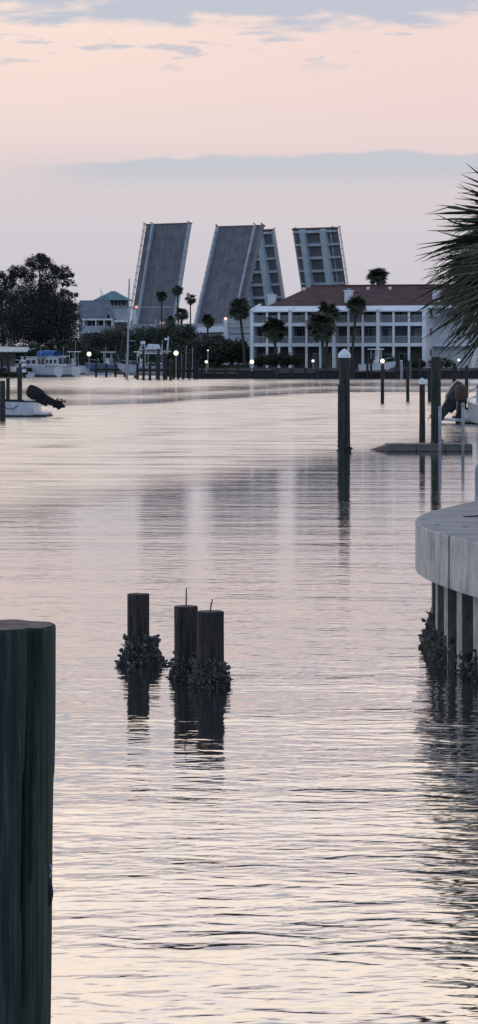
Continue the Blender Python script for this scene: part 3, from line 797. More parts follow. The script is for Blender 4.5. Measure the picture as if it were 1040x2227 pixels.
leaf(HG1, 74.6, 1, False, 'leftmost raised drawbridge leaf showing its grey roadway')
leaf(HG2, 68.0, 1, True, 'second drawbridge leaf from the left, roadway side with a white barrier')
leaf(HG1 + U * 52.6, 74.0, -1, False, 'drawbridge leaf showing its girders, half hidden behind another leaf')
leaf(HG2 + U * 52.6, 74.0, -1, True, 'rightmost drawbridge leaf, steel girders and cross beams in view')
def pier(hg, label, wext):
    t_ = thing('bridge_pier', (hg.x, hg.y, LAND), label, 'bridge pier', 'piers of the drawbridge')
    def fr(w_, u_, z): 
        p = hg + V * w_ + U * u_; return Vector((p.x, p.y, z))
    m = MB(); m.box(-7.2, wext, -9, 2, -1, hg.z - 1.4, fr); m.build('pier_body', bconc, t_)
    m = MB(); m.box(-7.4, wext + .2, -9.2, -2.0, hg.z - 1.39, hg.z - .35, fr); m.build('coping', barrier_m, t_)
    m = MB(); m.box(7.0, wext + .3, -9.3, -8.9, hg.z - .35, hg.z + .75, fr); m.build('parapet', barrier_m, t_)
    m = MB(); m.box(9, wext - 1, -9.08, -9.0, hg.z - 3.0, hg.z - 2.75, fr); m.build('recess_line', tip_m, t_)
pier(HG1, 'concrete bridge pier under the leftmost raised leaf', 7.2)
pier(HG2, 'pale blue concrete pier under the second leaf beside the condo', 17.0)
redl = emis('red_signal', (1.0, 0.10, 0.06), 2.2)
orangel = emis('orange_signal', (1.0, 0.45, 0.30), 2.2)
def gate(x0, x1, y, D, label, yb, lights):
    t_ = thing('traffic_gate', (wx(x0, D), D, LAND), label, 'traffic gate')
    m = MB(); m.box(wx(x0 - 5, D), wx(x0 + 3, D), D, D + .8, LAND, wz(y - 2, D)); m.build('gate_housing', white_pl, t_)
    m = MB(); m.box(wx(x0, D), wx(x1, D), D - .15, D - .05, wz(y + 1.1, D), wz(y - 1.1, D)); m.build('gate_arm', barrier_m, t_)
    for (lx, mt, rr) in lights:
        m = MB(); m.ball((wx(lx, D), D - .5, wz(y, D)), rr); m.build('signal_lamp', mt, t_)
gate(281, 386, 668, 668, 'white traffic gate with long arm and red lamps before the leftmost leaf', 700, ((272, redl, .28), (297, redl, .32)))
gate(352, 366, 701, 660, 'low traffic gate with pinkish lamp below the leftmost leaf', 720, ((353, orangel, .34),))
gate(492, 500, 693, 640, 'traffic gate with reddish lamp beside the pale pier', 720, ((491, orangel, .30),))
wh = thing('bridge_sign', (wx(291, 672), 672, LAND), 'white upright panels beside the leftmost leaf base', 'sign panel')
for (xa_, xb_) in ((275, 280), (287.5, 297)):
    m = MB(); m.box(wx(xa_, 672), wx(xb_, 672), 672, 672.3, wz(705, 672), wz(672, 672)); m.build('panel', white_pl, wh)

# ------------------------------------------------------------------ far sea wall, docks, lamps
fs_ = thing('seawall', (wx(740, 382), 382, 0), 'long dark far seawall below the lawn and the condo', 'seawall')
fx0, fx1 = wx(432, 382), wx(1300, 382)
m = MB(); m.box(fx0, fx1, 381.0, 381.6, -.5, 1.10); m.build('wall_face', wood_dark, fs_)
m = MB(); m.box(fx0, fx1, 380.8, 382.2, 1.10, 1.42); m.build('wall_cap', mat('dark_wall_cap', (0.10, 0.10, 0.10), (0.06, 0.06, 0.06), 0.9, 1.0), fs_)
for k in range(46):
    x = fx0 + (fx1 - fx0) * (k + .5) / 46
    m = MB(); m.box(x - .12, x + .12, 380.75, 381.0, -.5, 1.12 + .05 * (k % 3)); m.build('batter_post', wood_dark, fs_)
def far_dock(x0, x1, ydeck, D, label, posts, rail=False):
    t_ = thing('dock', (wx((x0 + x1) / 2, D), D, 0), label, 'dock', 'wooden docks along the far shore')
    zt = wz(ydeck, D); a, b_ = wx(x0, D), wx(x1, D)
    nb = max(3, int((x1 - x0) / 10))
    for k in range(nb):
        m = MB(); xa_, xb_ = a + (b_ - a) * k / nb, a + (b_ - a) * (k + 1) / nb
        m.box(xa_ + .02, xb_ - .02, D - 1.2, D + 1.2, zt - .16, zt + .01 * (k % 2)); m.build('deck_board', wood_grey, t_)
    m = MB(); m.box(a, b_, D - 1.0, D - .8, zt - .42, zt - .165); m.build('stringer', wood_dark, t_)
    for i, (x, yt) in enumerate(posts):
        m = MB(); X = wx(x, D)
        m.path([(X, D - 1.35, -1), (X + .02, D - 1.35, wz(yt, D) * .5), (X, D - 1.35, wz(yt, D))], [.17, .165, .15], 10); m.build('post', wood_pile, t_)
    if rail:
        m = MB(); m.box(a, b_, D - 1.2, D - 1.1, zt + .75, zt + .85); m.build('hand_rail', wood_grey, t_)
far_dock(598, 692, 808, 376, 'low dark dock in front of the seawall left of the tall capped piling', ((603, 802), (635, 803), (664, 800), (689, 803)))
far_dock(770, 862, 806, 376, 'low dark dock in front of the seawall below the boat on the lift', ((768, 786), (798, 780), (806, 780), (835, 803), (860, 803)))
far_dock(438, 520, 810, 377, 'low dark dock under the leftmost small globe lamp on the lawn side', ((440, 794), (466, 802), (490, 803), (517, 801)))
far_dock(296, 372, 801, 372, 'dock on tall posts at the boat lift in the middle distance', ((300, 790), (313, 768), (342, 772), (362, 768), (372, 778)), True)
far_dock(372, 432, 802, 374, 'dock with many thin posts right of the boat lift', ((378, 780), (388, 775), (399, 770), (412, 776), (424, 780), (430, 784)), True)
far_dock(206, 300, 800, 420, 'long low dock below the blue hulled boat at left', ((210, 786), (232, 790), (252, 790), (272, 782)))
far_dock(-40, 62, 808, 402, 'dock under the boat house at the left edge', ((-20, 790), (6, 770), (20, 790), (45, 790)))
far_dock(100, 170, 807, 432, 'short dock in front of the white cabin boats at left', ((104, 795), (126, 780), (129, 780), (168, 792)))
# free standing light posts/pilings of the far marina
FAR_P = [(312, 762, 826, wood_pile, 'piling left of the boat lift frame'), (326, 790, 827, wood_pile, 'piling under the boat lift'), (345, 760, 826, wood_pile, 'piling right under the white lift roof'),
         (357, 768, 826, wood_pile, 'right hand piling of the boat lift'), (371, 785, 827, wood_pile, 'piling just left of the bright globe lamp reflection'),
         (396, 772, 822, wood_grey, 'pale thin post right of the bright globe lamp'), (873, 785, 819, pvc, 'pale post on the far seawall right of the lit lamp'), (892, 784, 818, wood_grey, 'grey post on the far seawall near the condo corner'),
         (764, 776, 818, wood_dark, 'post behind the tall capped piling at its right'), (912, 782, 818, wood_dark, 'dark post on the far seawall above the slim capped piling'),
         (294, 786, 822, wood_dark, 'short piling just right of the tall mast'), (275.5, 770, 824, wood_grey, 'grey piling at the foot of the tall mast')]
for i, (x, yt, yw, mt, lab) in enumerate(FAR_P):
    D = dist(yw) if yw > 820 else 380.2
    t_ = thing('piling', (wx(x, D), D, 0), lab, 'piling', 'pilings of the far marina')
    m = MB(); r = .17 if mt is not pvc else .2; X = wx(x, D)
    m.path([(X, D, -1.2), (X + .03, D, 1.5), (X, D, wz(yt, D))], [r * 1.1, r, r * .9], 10); m.build('shaft', mt, t_)
    m = MB(); m.lathe([(r * .95, 0), (r * .9, .04), (.02, .14)], (X, D, wz(yt, D) + .002), 10); m.build('cap', white_pl if mt is pvc else wood_grey, t_)
globe = emis('lamp_globe', (1.0, 0.82, 0.52), 1.7)
globe2 = emis('lamp_globe_dim', (1.0, 0.82, 0.60), 0.95)
def lamp(x, y, D, r, label, mt, base_z, arm=False):
    t_ = thing('globe_lamp', (wx(x, D), D, base_z), label, 'lamp', 'lit globe lamps along the far shore')
    X, Z = wx(x, D), wz(y, D); r = r * .80
    m = MB(); m.tube((X, D, base_z), (X, D, Z - r * .8), .07, .05, 8); m.build('post', pvc, t_)
    m = MB(); m.lathe([(.08, -r * 1.15), (.16, -r * 1.0), (.14, -r * .82)], (X, D, Z), 10); m.build('collar', pvc, t_)
    m = MB(); m.ball((X, D, Z), r, 14, 9); m.build('globe', mt, t_, True)
    m = MB(); m.lathe([(r * .3, r * .93), (r * .2, r * 1.1), (.01, r * 1.15)], (X, D, Z), 10); m.build('finial', pvc, t_)
lamp(194, 770, 425, .42, 'bright globe lamp at left, in front of the big dark tree', globe, 0.2)
lamp(383, 768, 372, .40, 'bright globe lamp just right of the boat lift', globe, 0.2)
lamp(449, 787, 378, .28, 'dimmer globe lamp at the left end of the lawn, before dark shrubs', globe2, 1.0)
lamp(548, 787, 379, .36, 'bright globe lamp at the left corner of the condo', globe, 1.0)
lamp(681, 785, 381, .26, 'dimmer globe lamp in front of the condo hedge', globe2, 1.2)
lamp(832, 785, 379, .36, 'bright globe lamp right of the boat on the lift', globe, 1.0)
lamp(998, 783, 379, .24, 'small globe lamp seen under the palm leaves at right', globe2, 1.0)
lamp(452.5, 762, 384, .14, 'tiny lamp above the dim one among dark shrubs', globe2, 1.4)
mp_ = thing('mast', (wx(278, 372), 372, 0), 'tall thin mast rising above the marina left of the bridge', 'mast')
m = MB(); m.path([(wx(276, 372), 372, -.5), (wx(279, 372), 372, 6), (wx(281.5, 372), 372, wz(606, 372))], [.17, .12, .09], 8); m.build('spar', pvc, mp_)
m = MB(); m.box(wx(276, 372), wx(296, 372), 371.95, 372.05, wz(742, 372), wz(740.5, 372)); m.build('spreader', pvc, mp_)
m = MB(); m.tube((wx(281.3, 372), 372, wz(612, 372)), (wx(262, 372), 374, wz(760, 372)), .012, .012, 5); m.build('stay', railm, mp_)

# ------------------------------------------------------------------ marina boats
def cabin_boat(x, ywl, D, L, B, head, label, hullm=gel, canopy=None, zlift=0.0, cab=True, tower=False, Hs=1.0, sc=1.0):
    bt = Boat('boat', label, (wx(x, D), D, zlift), math.radians(head), 'boat', 'boats of the far marina'); bt.t.scale = (sc, sc, sc)
    hm, dk, gr = hull_mesh(L, B, Hs, Hs * 1.45, .35, .4)
    bt.part(hm, 'hull', hullm); bt.part(dk, 'deck', gel); bt.part(gr, 'rub_rail', gelg)
    if cab:
        m = MB(); y0, y1 = L * .34, L * .70; w0 = B * .40
        zz = Hs * 1.05; ht = 1.15
        m.hexa([(-w0, y0, zz - .2), (w0, y0, zz - .2), (w0 * .9, y1 + .5, zz - .1), (-w0 * .9, y1 + .5, zz - .1), (-w0 * .9, y0 + .1, zz + ht), (w0 * .9, y0 + .1, zz + ht), (w0 * .75, y1 - .2, zz + ht), (-w0 * .75, y1 - .2, zz + ht)])
        c = bt.part(m, 'cabin', gel, False, .05)
        for sx in (-1, 1):
            for k in range(3):
                ya = y0 + .35 + k * (y1 - y0 - .3) / 3; yb = ya + (y1 - y0) / 3 - .35
                m = MB(); X = sx * (w0 * .955)
                m.box(min(X, X + sx * .03), max(X, X + sx * .03), ya, yb, zz + .35, zz + .8); bt.part(m, 'window', glass, parent=c)
        for k in (-1, 0, 1):
            m = MB(); m.box(k * w0 * .55 - w0 * .24, k * w0 * .55 + w0 * .24, y0 + .0, y0 + .05, zz + .25, zz + .95); bt.part(m, 'window', glass, parent=c)
        m = MB(); m.box(-w0 * 1.0, w0 * 1.0, y0 - .3, y1 - .1, zz + ht + .005, zz + ht + .09); bt.part(m, 'roof', white_pl)
    if tower:
        for sx in (-1, 1):
            for yy2 in (L * .36, L * .55):
                m = MB(); m.tube((sx * B * .34, yy2, Hs), (sx * B * .30, yy2 + .1, Hs + 2.0), .05); bt.part(m, 'top_post', alu)
        m = MB(); m.box(-B * .40, B * .40, L * .28, L * .64, Hs + 2.0, Hs + 2.13); bt.part(m, 'hard_top', white_pl, False, .04)
        m = MB(); m.box(-.45, .45, L * .42, L * .52, Hs * .9, Hs + 1.1); bt.part(m, 'console', gel, False, .05)
        m = MB(); m.box(-.4, .4, L * .40, L * .415, Hs + .6, Hs + 1.3); bt.part(m, 'windscreen', glass)
    if canopy:
        m = MB(); N = 8; vs = []; fs = []
        for i in range(7):
            y = L * .02 + i * L * .34 / 6
            for k in range(N + 1):
                a = math.pi * k / N
                vs.append((-B * .46 * math.cos(a), y, Hs + canopy[1] + .75 * math.sin(a) ** .6 * (1 - .12 * abs(i - 3) / 3) + (.05 * math.sin(i * 2.1))))
        for i in range(6):
            for k in range(N): fs.append((i * (N + 1) + k, i * (N + 1) + k + 1, (i + 1) * (N + 1) + k + 1, (i + 1) * (N + 1) + k))
        m.add(vs, fs); bt.part(m, 'canopy', canopy[0])
        for sx in (-1, 1):
            for yy2 in (.1, L * .34):
                m = MB(); m.tube((sx * B * .45, yy2, Hs * .9), (sx * B * .44, yy2, Hs + canopy[1] + .1), .03, .03, 6); bt.part(m, 'canopy_post', alu)
    m = MB(); m.path([(-B * .4, L * .7, Hs * 1.3), (-B * .38, L * .7, Hs * 1.3 + .5), (-.25, L * .97, Hs * 1.4 + .55), (.25, L * .97, Hs * 1.4 + .55), (B * .38, L * .7, Hs * 1.3 + .5), (B * .4, L * .7, Hs * 1.3)], [.025] * 6, 5); bt.part(m, 'bow_rail', alu)
    return bt
cabin_boat(128, 812, 418, 7.0, 2.7, 68, 'white cabin cruiser with a bright blue canopy at left', canopy=(bluecv, 1.35), sc=1.22, zlift=.3)
cabin_boat(166, 808, 426, 5.6, 2.4, 62, 'white cabin boat directly right of the one with blue canopy', Hs=.95, sc=1.3, zlift=.3)
cabin_boat(188, 805, 440, 4.2, 2.0, 70, 'small white boat beside the bright left globe lamp', cab=False, tower=True, zlift=.5, sc=1.1)
cabin_boat(274, 800, 440, 6.2, 2.3, 86, 'long blue hulled boat raised on a lift left of the mast', hullm=gelblue, zlift=.85, cab=False, tower=True, Hs=.9)
cabin_boat(246, 812, 455, 4.6, 1.8, 84, 'low white skiff floating under the blue hulled boat', cab=False, Hs=.5)
cabin_boat(30, 805, 404, 4.8, 2.1, 70, 'white boat hanging under the boat house roof at the left edge', zlift=.8, cab=False, tower=False, Hs=.8)
cabin_boat(352, 800, 386, 6.0, 2.3, 75, 'grey hulled boat resting on the boat lift in the middle distance', hullm=gelg, zlift=.75, tower=True, cab=False, Hs=.9)
cabin_boat(66, 812, 408, 3.6, 1.6, 30, 'small white tender moored between boat house and cruiser', cab=False, Hs=.7)
cabin_boat(786, 800, 379.5, 4.8, 2.2, -68, 'white boat with a hard top on a lift in front of the condo', zlift=1.15, cab=False, tower=True, Hs=.85)
# covered boat lift in the middle distance
bl = thing('boat_lift', (wx(340, 376), 376, 0), 'pale steel boat lift frame with a flat white beam and slanting leg', 'boat lift')
D = 376
for (xa_, ya_, xb_, yb_, r) in ((302, 768, 366, 768, .10), (304, 764, 372, 764, .07)):
    m = MB(); m.box(wx(xa_, D), wx(xb_, D), D - r, D + r, wz(ya_ + 1.8, D), wz(ya_ - 1.2, D)); m.build('beam', white_pl if r == .10 else alu, bl)
for (xa_, ya_, xb_, yb_) in ((300, 775, 312, 742), (312, 742, 318, 765), (306, 757, 318, 770), (364, 765, 367, 732), (352, 765, 352.5, 750)):
    m = MB(); m.tube((wx(xa_, D), D, wz(ya_, D)), (wx(xb_, D), D, wz(yb_, D)), .13, .11, 8); m.build('strut', alu, bl)
m = MB(); m.box(wx(358, D), wx(366, D), D - .3, D + .3, wz(739.5, D), wz(735, D)); m.build('motor_box', white_pl, bl)
m = MB(); m.box(wx(306, D), wx(316, D), D - .4, D + .4, wz(748, D), wz(742, D)); m.build('motor_box', white_pl, bl)
m = MB(); m.hexa([Vector(p) for p in ((wx(316, D), D - 1, wz(761, D)), (wx(350, D), D - 1, wz(761, D)), (wx(350, D), D + 1, wz(761, D)), (wx(316, D), D + 1, wz(761, D)), (wx(323, D), D - .8, wz(748, D)), (wx(346, D), D - .8, wz(749, D)), (wx(346, D), D + .8, wz(749, D)), (wx(323, D), D + .8, wz(748, D)))]); m.build('covered_cabin', gel, bl, False, .15)
# boat house at the left edge
bh = thing('boat_house', (wx(0, 404), 404, 0), 'boat house at the left edge with a pale metal roof on posts', 'boat house')
D = 404
roofm = mat('pale_metal_roof', (0.34, 0.40, 0.46), (0.27, 0.32, 0.38), 0.5, 1.0)
for k in range(6):
    x0, x1 = -110 + k * 28.6, -110 + (k + 1) * 28.6
    m = MB(); m.hexa([Vector((wx(a, D), yy3, wz(z, D))) for (a, yy3, z) in ((x0, D - 2.2, 766 + k * .0), (x1 - .3, D - 2.2, 766), (x1 - .3, D + 3, 752.5 + k * .8), (x0, D + 3, 752.5 + (k - 1) * .8), (x0, D - 2.2, 764.5), (x1 - .3, D - 2.2, 764.5), (x1 - .3, D + 3, 751 + k * .8), (x0, D + 3, 751 + (k - 1) * .8))]); m.build('roof_panel', roofm, bh)
for x in (-60, -10, 20, 56):
    m = MB(); m.tube((wx(x, D), D - 1.8, -1), (wx(x, D), D - 1.8, wz(766, D)), .14, .13, 8); m.build('post', wood_pile, bh)
m = MB(); m.box(wx(-100, D), wx(30, D), D + 2.2, D + 2.4, .6, wz(768, D)); m.build('back_wall', mat('tan_board', (0.22, 0.20, 0.18), (0.15, 0.14, 0.13), 0.9, 1.0), bh)
m = MB(); m.tube((wx(62, D), D - 1.8, wz(763, D)), (wx(78, D), D - 1.5, wz(757, D)), .06); m.build('brace_arm', alu, bh)
for x, y in ((52, 793), (52, 806), (51, 783)):
    t_ = thing('equipment_box', (wx(x, 400), 400, wz(y + 4, 400)), {793: 'upper white box stacked by the boat house post', 806: 'lowest white box by the boat house post', 783: 'small pale box on top of the two white ones'}[y], 'box', 'white boxes by the boat house')
    m = MB(); hh = 7 if y != 783 else 4; m.box(wx(x - 4, 400), wx(x + 4, 400), 400, 400.5, wz(y + 4, 400), wz(y + 4 - hh, 400)); m.build('body', white_pl, t_, False, .03)
    m = MB(); m.box(wx(x - 4.4, 400), wx(x + 4.4, 400), 399.96, 400.54, wz(y + 4 - hh, 400) + .005, wz(y + 3 - hh, 400)); m.build('lid', gelg, t_)

# ------------------------------------------------------------------ condo building
BA = math.radians(16.0); BE = Vector((math.cos(BA), -math.sin(BA), 0)); BB = Vector((math.sin(BA), math.cos(BA), 0))
BO = Vector((wx(548, 396), 396.0, 0))
def bf(s_, t_, z): 
    p = BO + BE * s_ + BB * t_; return Vector((p.x, p.y, z))
def sx_of(x): return (x - 548) * 25.2 / 372.0
def bz(y): return 2.7 + (HZ - y) / 15.3
condo = thing('condo_building', (BO.x, BO.y, LAND), 'three storey white condo with stacked balconies and a red brown hip roof', 'building')
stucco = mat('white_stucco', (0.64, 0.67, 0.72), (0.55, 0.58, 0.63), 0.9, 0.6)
stucco_shade = mat('shaded_balcony_wall', (0.105, 0.10, 0.11), (0.08, 0.08, 0.09), 0.9, 0.6)  # light back wall, its colour darkened for the shade under the slabs
rooft = mat('red_brown_shingles', (0.108, 0.054, 0.053), (0.082, 0.044, 0.045), 0.9, 0.5, (1, 1, 6), bump=0.05, bscale=5)
trim = mat('white_trim', (0.76, 0.80, 0.84), (0.66, 0.70, 0.75), 0.7, 1.0)
railw = mat('balcony_railing', (0.32, 0.35, 0.39), None, 0.7)
def cb(name, s0, s1, t0, t1, z0, z1, mt, parent=None, bevel=0):
    m = MB(); m.box(s0, s1, t0, t1, z0, z1, bf); return m.build(name, mt, parent or condo, False, bevel)
SR = sx_of(920); G = LAND - .1
cb('wall', .25, SR - .2, 2.3, 14, G, 10.25, stucco_shade)
cb('end_wall', SR - .18, SR + .15, .0, 14.2, G, 10.1, stucco)
cb('end_wall', -.15, .2, .6, 14.2, G, 10.1, stucco)
# right hand wing behind the palm
cb('wing_wall', SR + .16, SR + 5.5, 6.5, 14, G, 10.1, stucco)
for z0, z1 in ((bz(753.5), bz(746)), (bz(709), bz(701.5))):
    cb('balcony_slab', -.12, SR + .12, -.02, 2.29, z0, z1, trim)
cb('wing_slab', SR + .17, SR + 5.5, 5.0, 6.49, bz(753), bz(747), trim)
curtain = mat('curtained_glass', (0.19, 0.185, 0.18), (0.12, 0.12, 0.12), 0.4, 2.0, (6, 6, .3))
majors = [0.0, sx_of(632), sx_of(727), sx_of(822), SR]
minors = [sx_of(x) for x in (581, 607, 667, 697, 758, 789, 855, 888)]
for s_ in majors:
    cb('column', s_ - .24, s_ + .24, -.10, .35, G, bz(674), trim)
    if 0 < s_ < SR: cb('party_wall', s_ - .12, s_ + .12, .36, 2.29, G, bz(672), stucco)
for s_ in minors:
    cb('post', s_ - .16, s_ + .16, .02, .28, G, bz(678), trim)
# sloping canopy over the top balconies, one bay each, with raised ribs
for a, b_ in zip(majors, majors[1:]):
    m = MB(); m.hexa([bf(a + .2, -.25, bz(678)), bf(b_ - .2, -.25, bz(678)), bf(b_ - .2, 2.6, bz(668)), bf(a + .2, 2.6, bz(668)), bf(a + .2, -.25, bz(675.5)), bf(b_ - .2, -.25, bz(675.5)), bf(b_ - .2, 2.6, bz(664)), bf(a + .2, 2.6, bz(664))])
    m.build('canopy_panel', trim, condo)
for s_ in majors:
    m = MB(); m.hexa([bf(s_ - .19, -.32, bz(676)), bf(s_ + .19, -.32, bz(676)), bf(s_ + .19, 4.6, bz(662)), bf(s_ - .19, 4.6, bz(662)), bf(s_ - .19, -.32, bz(672.5)), bf(s_ + .19, -.32, bz(672.5)), bf(s_ + .19, 4.6, bz(658)), bf(s_ - .19, 4.6, bz(658))])
    m.build('canopy_rib', white_pl, condo)
# hip roof, in courses so that the slope is not one flat sheet
ez, rz = bz(665), bz(618.5)
S0, S1, T0, T1 = 1.6, SR + 6.0, 2.3, 14.8
rs0, rs1, rt = 6.6, SR + 2.4, 8.5
m = MB(); nC = 9
for k in range(nC):
    u0, u1 = k / nC, (k + 1) / nC
    def ring(u_, lift=0): return [bf(S0 + (rs0 - S0) * u_, T0 + (rt - T0) * u_, ez + (rz - ez) * u_ + lift), bf(S1 + (rs1 - S1) * u_, T0 + (rt - T0) * u_, ez + (rz - ez) * u_ + lift), bf(S1 + (rs1 - S1) * u_, T1 + (rt - T1) * u_, ez + (rz - ez) * u_ + lift), bf(S0 + (rs0 - S0) * u_, T1 + (rt - T1) * u_, ez + (rz - ez) * u_ + lift)]
    r0, r1 = ring(u0, .015), ring(u1, 0)
    m.add(r0 + r1, [(i, (i + 1) % 4, 4 + (i + 1) % 4, 4 + i) for i in range(4)])
    r1b = ring(u1, .015)
    m.add(r1 + r1b, [(i, (i + 1) % 4, 4 + (i + 1) % 4, 4 + i) for i in range(4)])
roof = m.build('roof', rooft, condo)
m = MB(); m.path([bf(rs0, rt, rz + .05), bf((rs0 + rs1) / 2, rt, rz + .07), bf(rs1, rt, rz + .05)], [.14] * 3, 6); m.build('ridge_cap', rooft, roof)
cb('fascia', S0 - .05, S1 + .05, T0 - .06, T0, ez - .35, ez + .04, trim)
for x in (557, 775, 823):
    s_ = sx_of(x); m = MB(); c = bf(max(s_, 5.8), 7.4, rz - .55); m.lathe([(.2, -.35), (.2, .1), (.27, .12), (.24, .3), (.04, .36)], c, 10); m.build('roof_vent', white_pl, roof)
for x, yt in ((573, 640), (745, 632), (935, 634)):
    s_ = sx_of(x); t0 = 3.4 if x != 573 else 4.2
    ch = cb('chimney', s_ - .5, s_ + .5, t0, t0 + 1.1, ez - 1.5, bz(yt), stucco)
    cb('chimney_cap', s_ - .62, s_ + .62, t0 - .12, t0 + 1.22, bz(yt) + .003, bz(yt) + .15, trim, ch)
    for q in (-.5, 0, .5): cb('louvre', s_ + q * .6 - .1, s_ + q * .6 + .1, t0 - .04, t0, bz(yt) - 1.3, bz(yt) - .15, white_pl, ch)
    cb('flue', s_ - .2, s_ + .2, t0 + .3, t0 + .8, bz(yt) + .155, bz(yt) + .45, railm, ch)
# balcony railings and sliding doors, bay by bay
cols = sorted(majors + minors)
for z0, zr in ((bz(746), bz(731)), (bz(701.5), bz(685.5))):
    for a, b_ in zip(cols, cols[1:]):
        m = MB(); a2, b2 = a + .25, b_ - .25
        m.box(a2, b2, .10, .18, zr - .07, zr, bf); m.box(a2, b2, .11, .17, z0 + .10, z0 + .16, bf)
        n = int((b2 - a2) / .14)
        for k in range(n):
            s_ = a2 + (b2 - a2) * (k + .5) / n; m.box(s_ - .028, s_ + .028, .12, .16, z0 + .16, zr - .07, bf)
        m.build('railing', railw, condo)
for fl, z0 in enumerate((G + .1, bz(746), bz(701.5))):
    for i, (a, b_) in enumerate(zip(cols, cols[1:])):
        if (i + fl) % 4 == 3: continue
        zt = z0 + 2.1
        d = cb('sliding_door', a + .35, b_ - .35, 2.24, 2.30, z0 + .02, zt, railw)
        mid = (a + b_) / 2
        for (p0, p1) in ((a + .42, mid - .04), (mid + .04, b_ - .42)):
            cb('pane', p0, p1, 2.20, 2.238, z0 + .1, zt - .08, curtain if random.random() < .28 else glass, d)
# windows on the end wall
for z0 in (bz(790), bz(745), bz(700)):
    for t0 in (3.0, 8.2):
        wdw = cb('window', SR + .151, SR + .19, t0, t0 + 1.6, z0 + .9, z0 + 2.1, trim)
        cb('pane', SR + .191, SR + .20, t0 + .1, t0 + 1.5, z0 + 1.0, z0 + 2.0, glass, wdw)

# ------------------------------------------------------------------ houses left of the bridge
shing = mat('grey_shingles', (0.14, 0.16, 0.20), (0.11, 0.125, 0.16), 0.9, 0.6, bump=0.03)
siding = mat('pale_siding', (0.36, 0.40, 0.46), (0.29, 0.33, 0.39), 0.85, 0.6, (1, 1, 8))
teal = mat('teal_metal_roof', (0.012, 0.16, 0.20), (0.01, 0.125, 0.165), 0.5, 0.8)
def hb(m, x0, x1, y0, y1, Dm, d0, d1):   # box from pixel bounds at distance Dm
    m.box(wx(x0, Dm), wx(x1, Dm), Dm + d0, Dm + d1, wz(y1, Dm), wz(y0, Dm))
hA = thing('house', (wx(205, 570), 570, LAND), 'grey shingled house with gable porch beside the big dark tree', 'house'); D = 570
m = MB(); hb(m, 172, 244, 690, 770, D, 0, 10); m.build('wall', siding, hA)
m = MB(); e0, e1 = 166, 236
m.add([P(e0, 694, D - 1), P(250, 694, D - 1), Vector((wx(236, D), D + 5.5, wz(652, D))), Vector((wx(170, D), D + 5.5, wz(652, D))), Vector((wx(250, D), D + 11, wz(694, D))), Vector((wx(e0, D), D + 11, wz(694, D)))], [(0, 1, 2, 3), (1, 4, 2), (4, 5, 3, 2), (5, 0, 3), (0, 5, 4, 1)])
rf = m.build('roof', shing, hA)
m = MB()   # gable dormer
m.add([P(226, 697, D - 2.2), P(246, 697, D - 2.2), P(236, 675, D - 2.2), P(226, 697, D + 4), P(246, 697, D + 4), P(236, 675, D + 4)], [(0, 1, 2), (0, 2, 5, 3), (1, 4, 5, 2), (0, 3, 4, 1)])
m.build('porch_gable', siding, rf)
m = MB(); m.add([P(230, 692, D - 2.25), P(241, 692, D - 2.25), P(235.6, 679, D - 2.25)], [(0, 1, 2)]); m.build('gable_window', glass, rf)
m = MB(); hb(m, 180, 247, 709, 724, D, -3, -.05); m.build('porch_floor', siding, hA)
m = MB(); hb(m, 180, 247, 693.5, 697, D, -3, -.05); m.build('porch_beam', trim, hA)
for x in (184, 210, 228, 245):
    m = MB(); hb(m, x - 1, x + 1, 697.2, 708.8, D, -2.9, -2.7); m.build('porch_post', trim, hA)
for x in (190, 201, 216, 234):
    m = MB(); hb(m, x, x + 8, 698, 708, D, -.04, 0.0); m.build('window', glass, hA)
for x in (193, 232):
    m = MB(); hb(m, x - 6, x + 6, 727, 745, D, -.04, 0.0); m.build('garage_opening', glass, hA)
m = MB(); hb(m, 176, 198, 722, 725, D, -4.5, -3.1); m.build('awning', trim, hA)
hB = thing('house', (wx(245, 610), 610, LAND), 'house topped by a teal metal hip roof over an open lookout', 'house'); D = 610
m = MB(); hb(m, 206, 277, 669, 760, D, 0, 9); m.build('wall', siding, hB)
m = MB(); a, b_ = 203, 287
m.add([P(a, 652.5, D - 1.5), P(b_, 652.5, D - 1.5), Vector((wx(b_, D), D + 9.5, wz(652.5, D))), Vector((wx(a, D), D + 9.5, wz(652.5, D))), Vector((wx(241, D), D + 4, wz(632, D))), Vector((wx(249, D), D + 4, wz(632, D)))], [(0, 1, 5, 4), (1, 2, 5), (2, 3, 4, 5), (3, 0, 4), (3, 2, 1, 0)])
tr_ = m.build('roof', teal, hB)
for x in (221, 234, 245, 257, 270):
    m = MB(); m.tube(P(x, 652, D - 1.52), Vector((wx(241 + (x - 203) * 8 / 84, D), D + 3.95, wz(632.3, D))), .05, .05, 4); m.build('roof_seam', teal, tr_)
m = MB(); hb(m, 207, 232, 653, 668.8, D, .2, 9); m.build('lookout_wall', siding, hB)
m = MB(); hb(m, 232, 276, 653, 668.8, D, 7.0, 7.3); m.build('lookout_back', railm, hB)
for x in (233, 240, 248, 256, 263, 275):
    m = MB(); hb(m, x - .8, x + .8, 653, 668.8, D, 0, .3); m.build('lookout_post', siding, hB)
m = MB(); hb(m, 232, 276, 665.5, 668.5, D, -.3, -.1); m.build('lookout_rail', siding, hB)
for x in (236, 244, 252, 259):
    m = MB(); hb(m, x, x + 4.5, 661, 666, D, 6.6, 6.99); m.build('pane', white_pl, hB)
wl_ = emis('warm_window', (1.0, 0.72, 0.42), 1.1)
m = MB(); m.ball(P(226, 664, D - .3), .32); m.build('wall_lamp', wl_, hB)
for x0, x1 in ((247, 262), (264, 275)):
    m = MB(); hb(m, x0, x1, 678, 690, D, -.08, 0.0); m.build('window', siding, hB)
m = MB(); hb(m, 236, 280, 697, 701, D, -3, -.1); m.build('terrace', trim, hB)
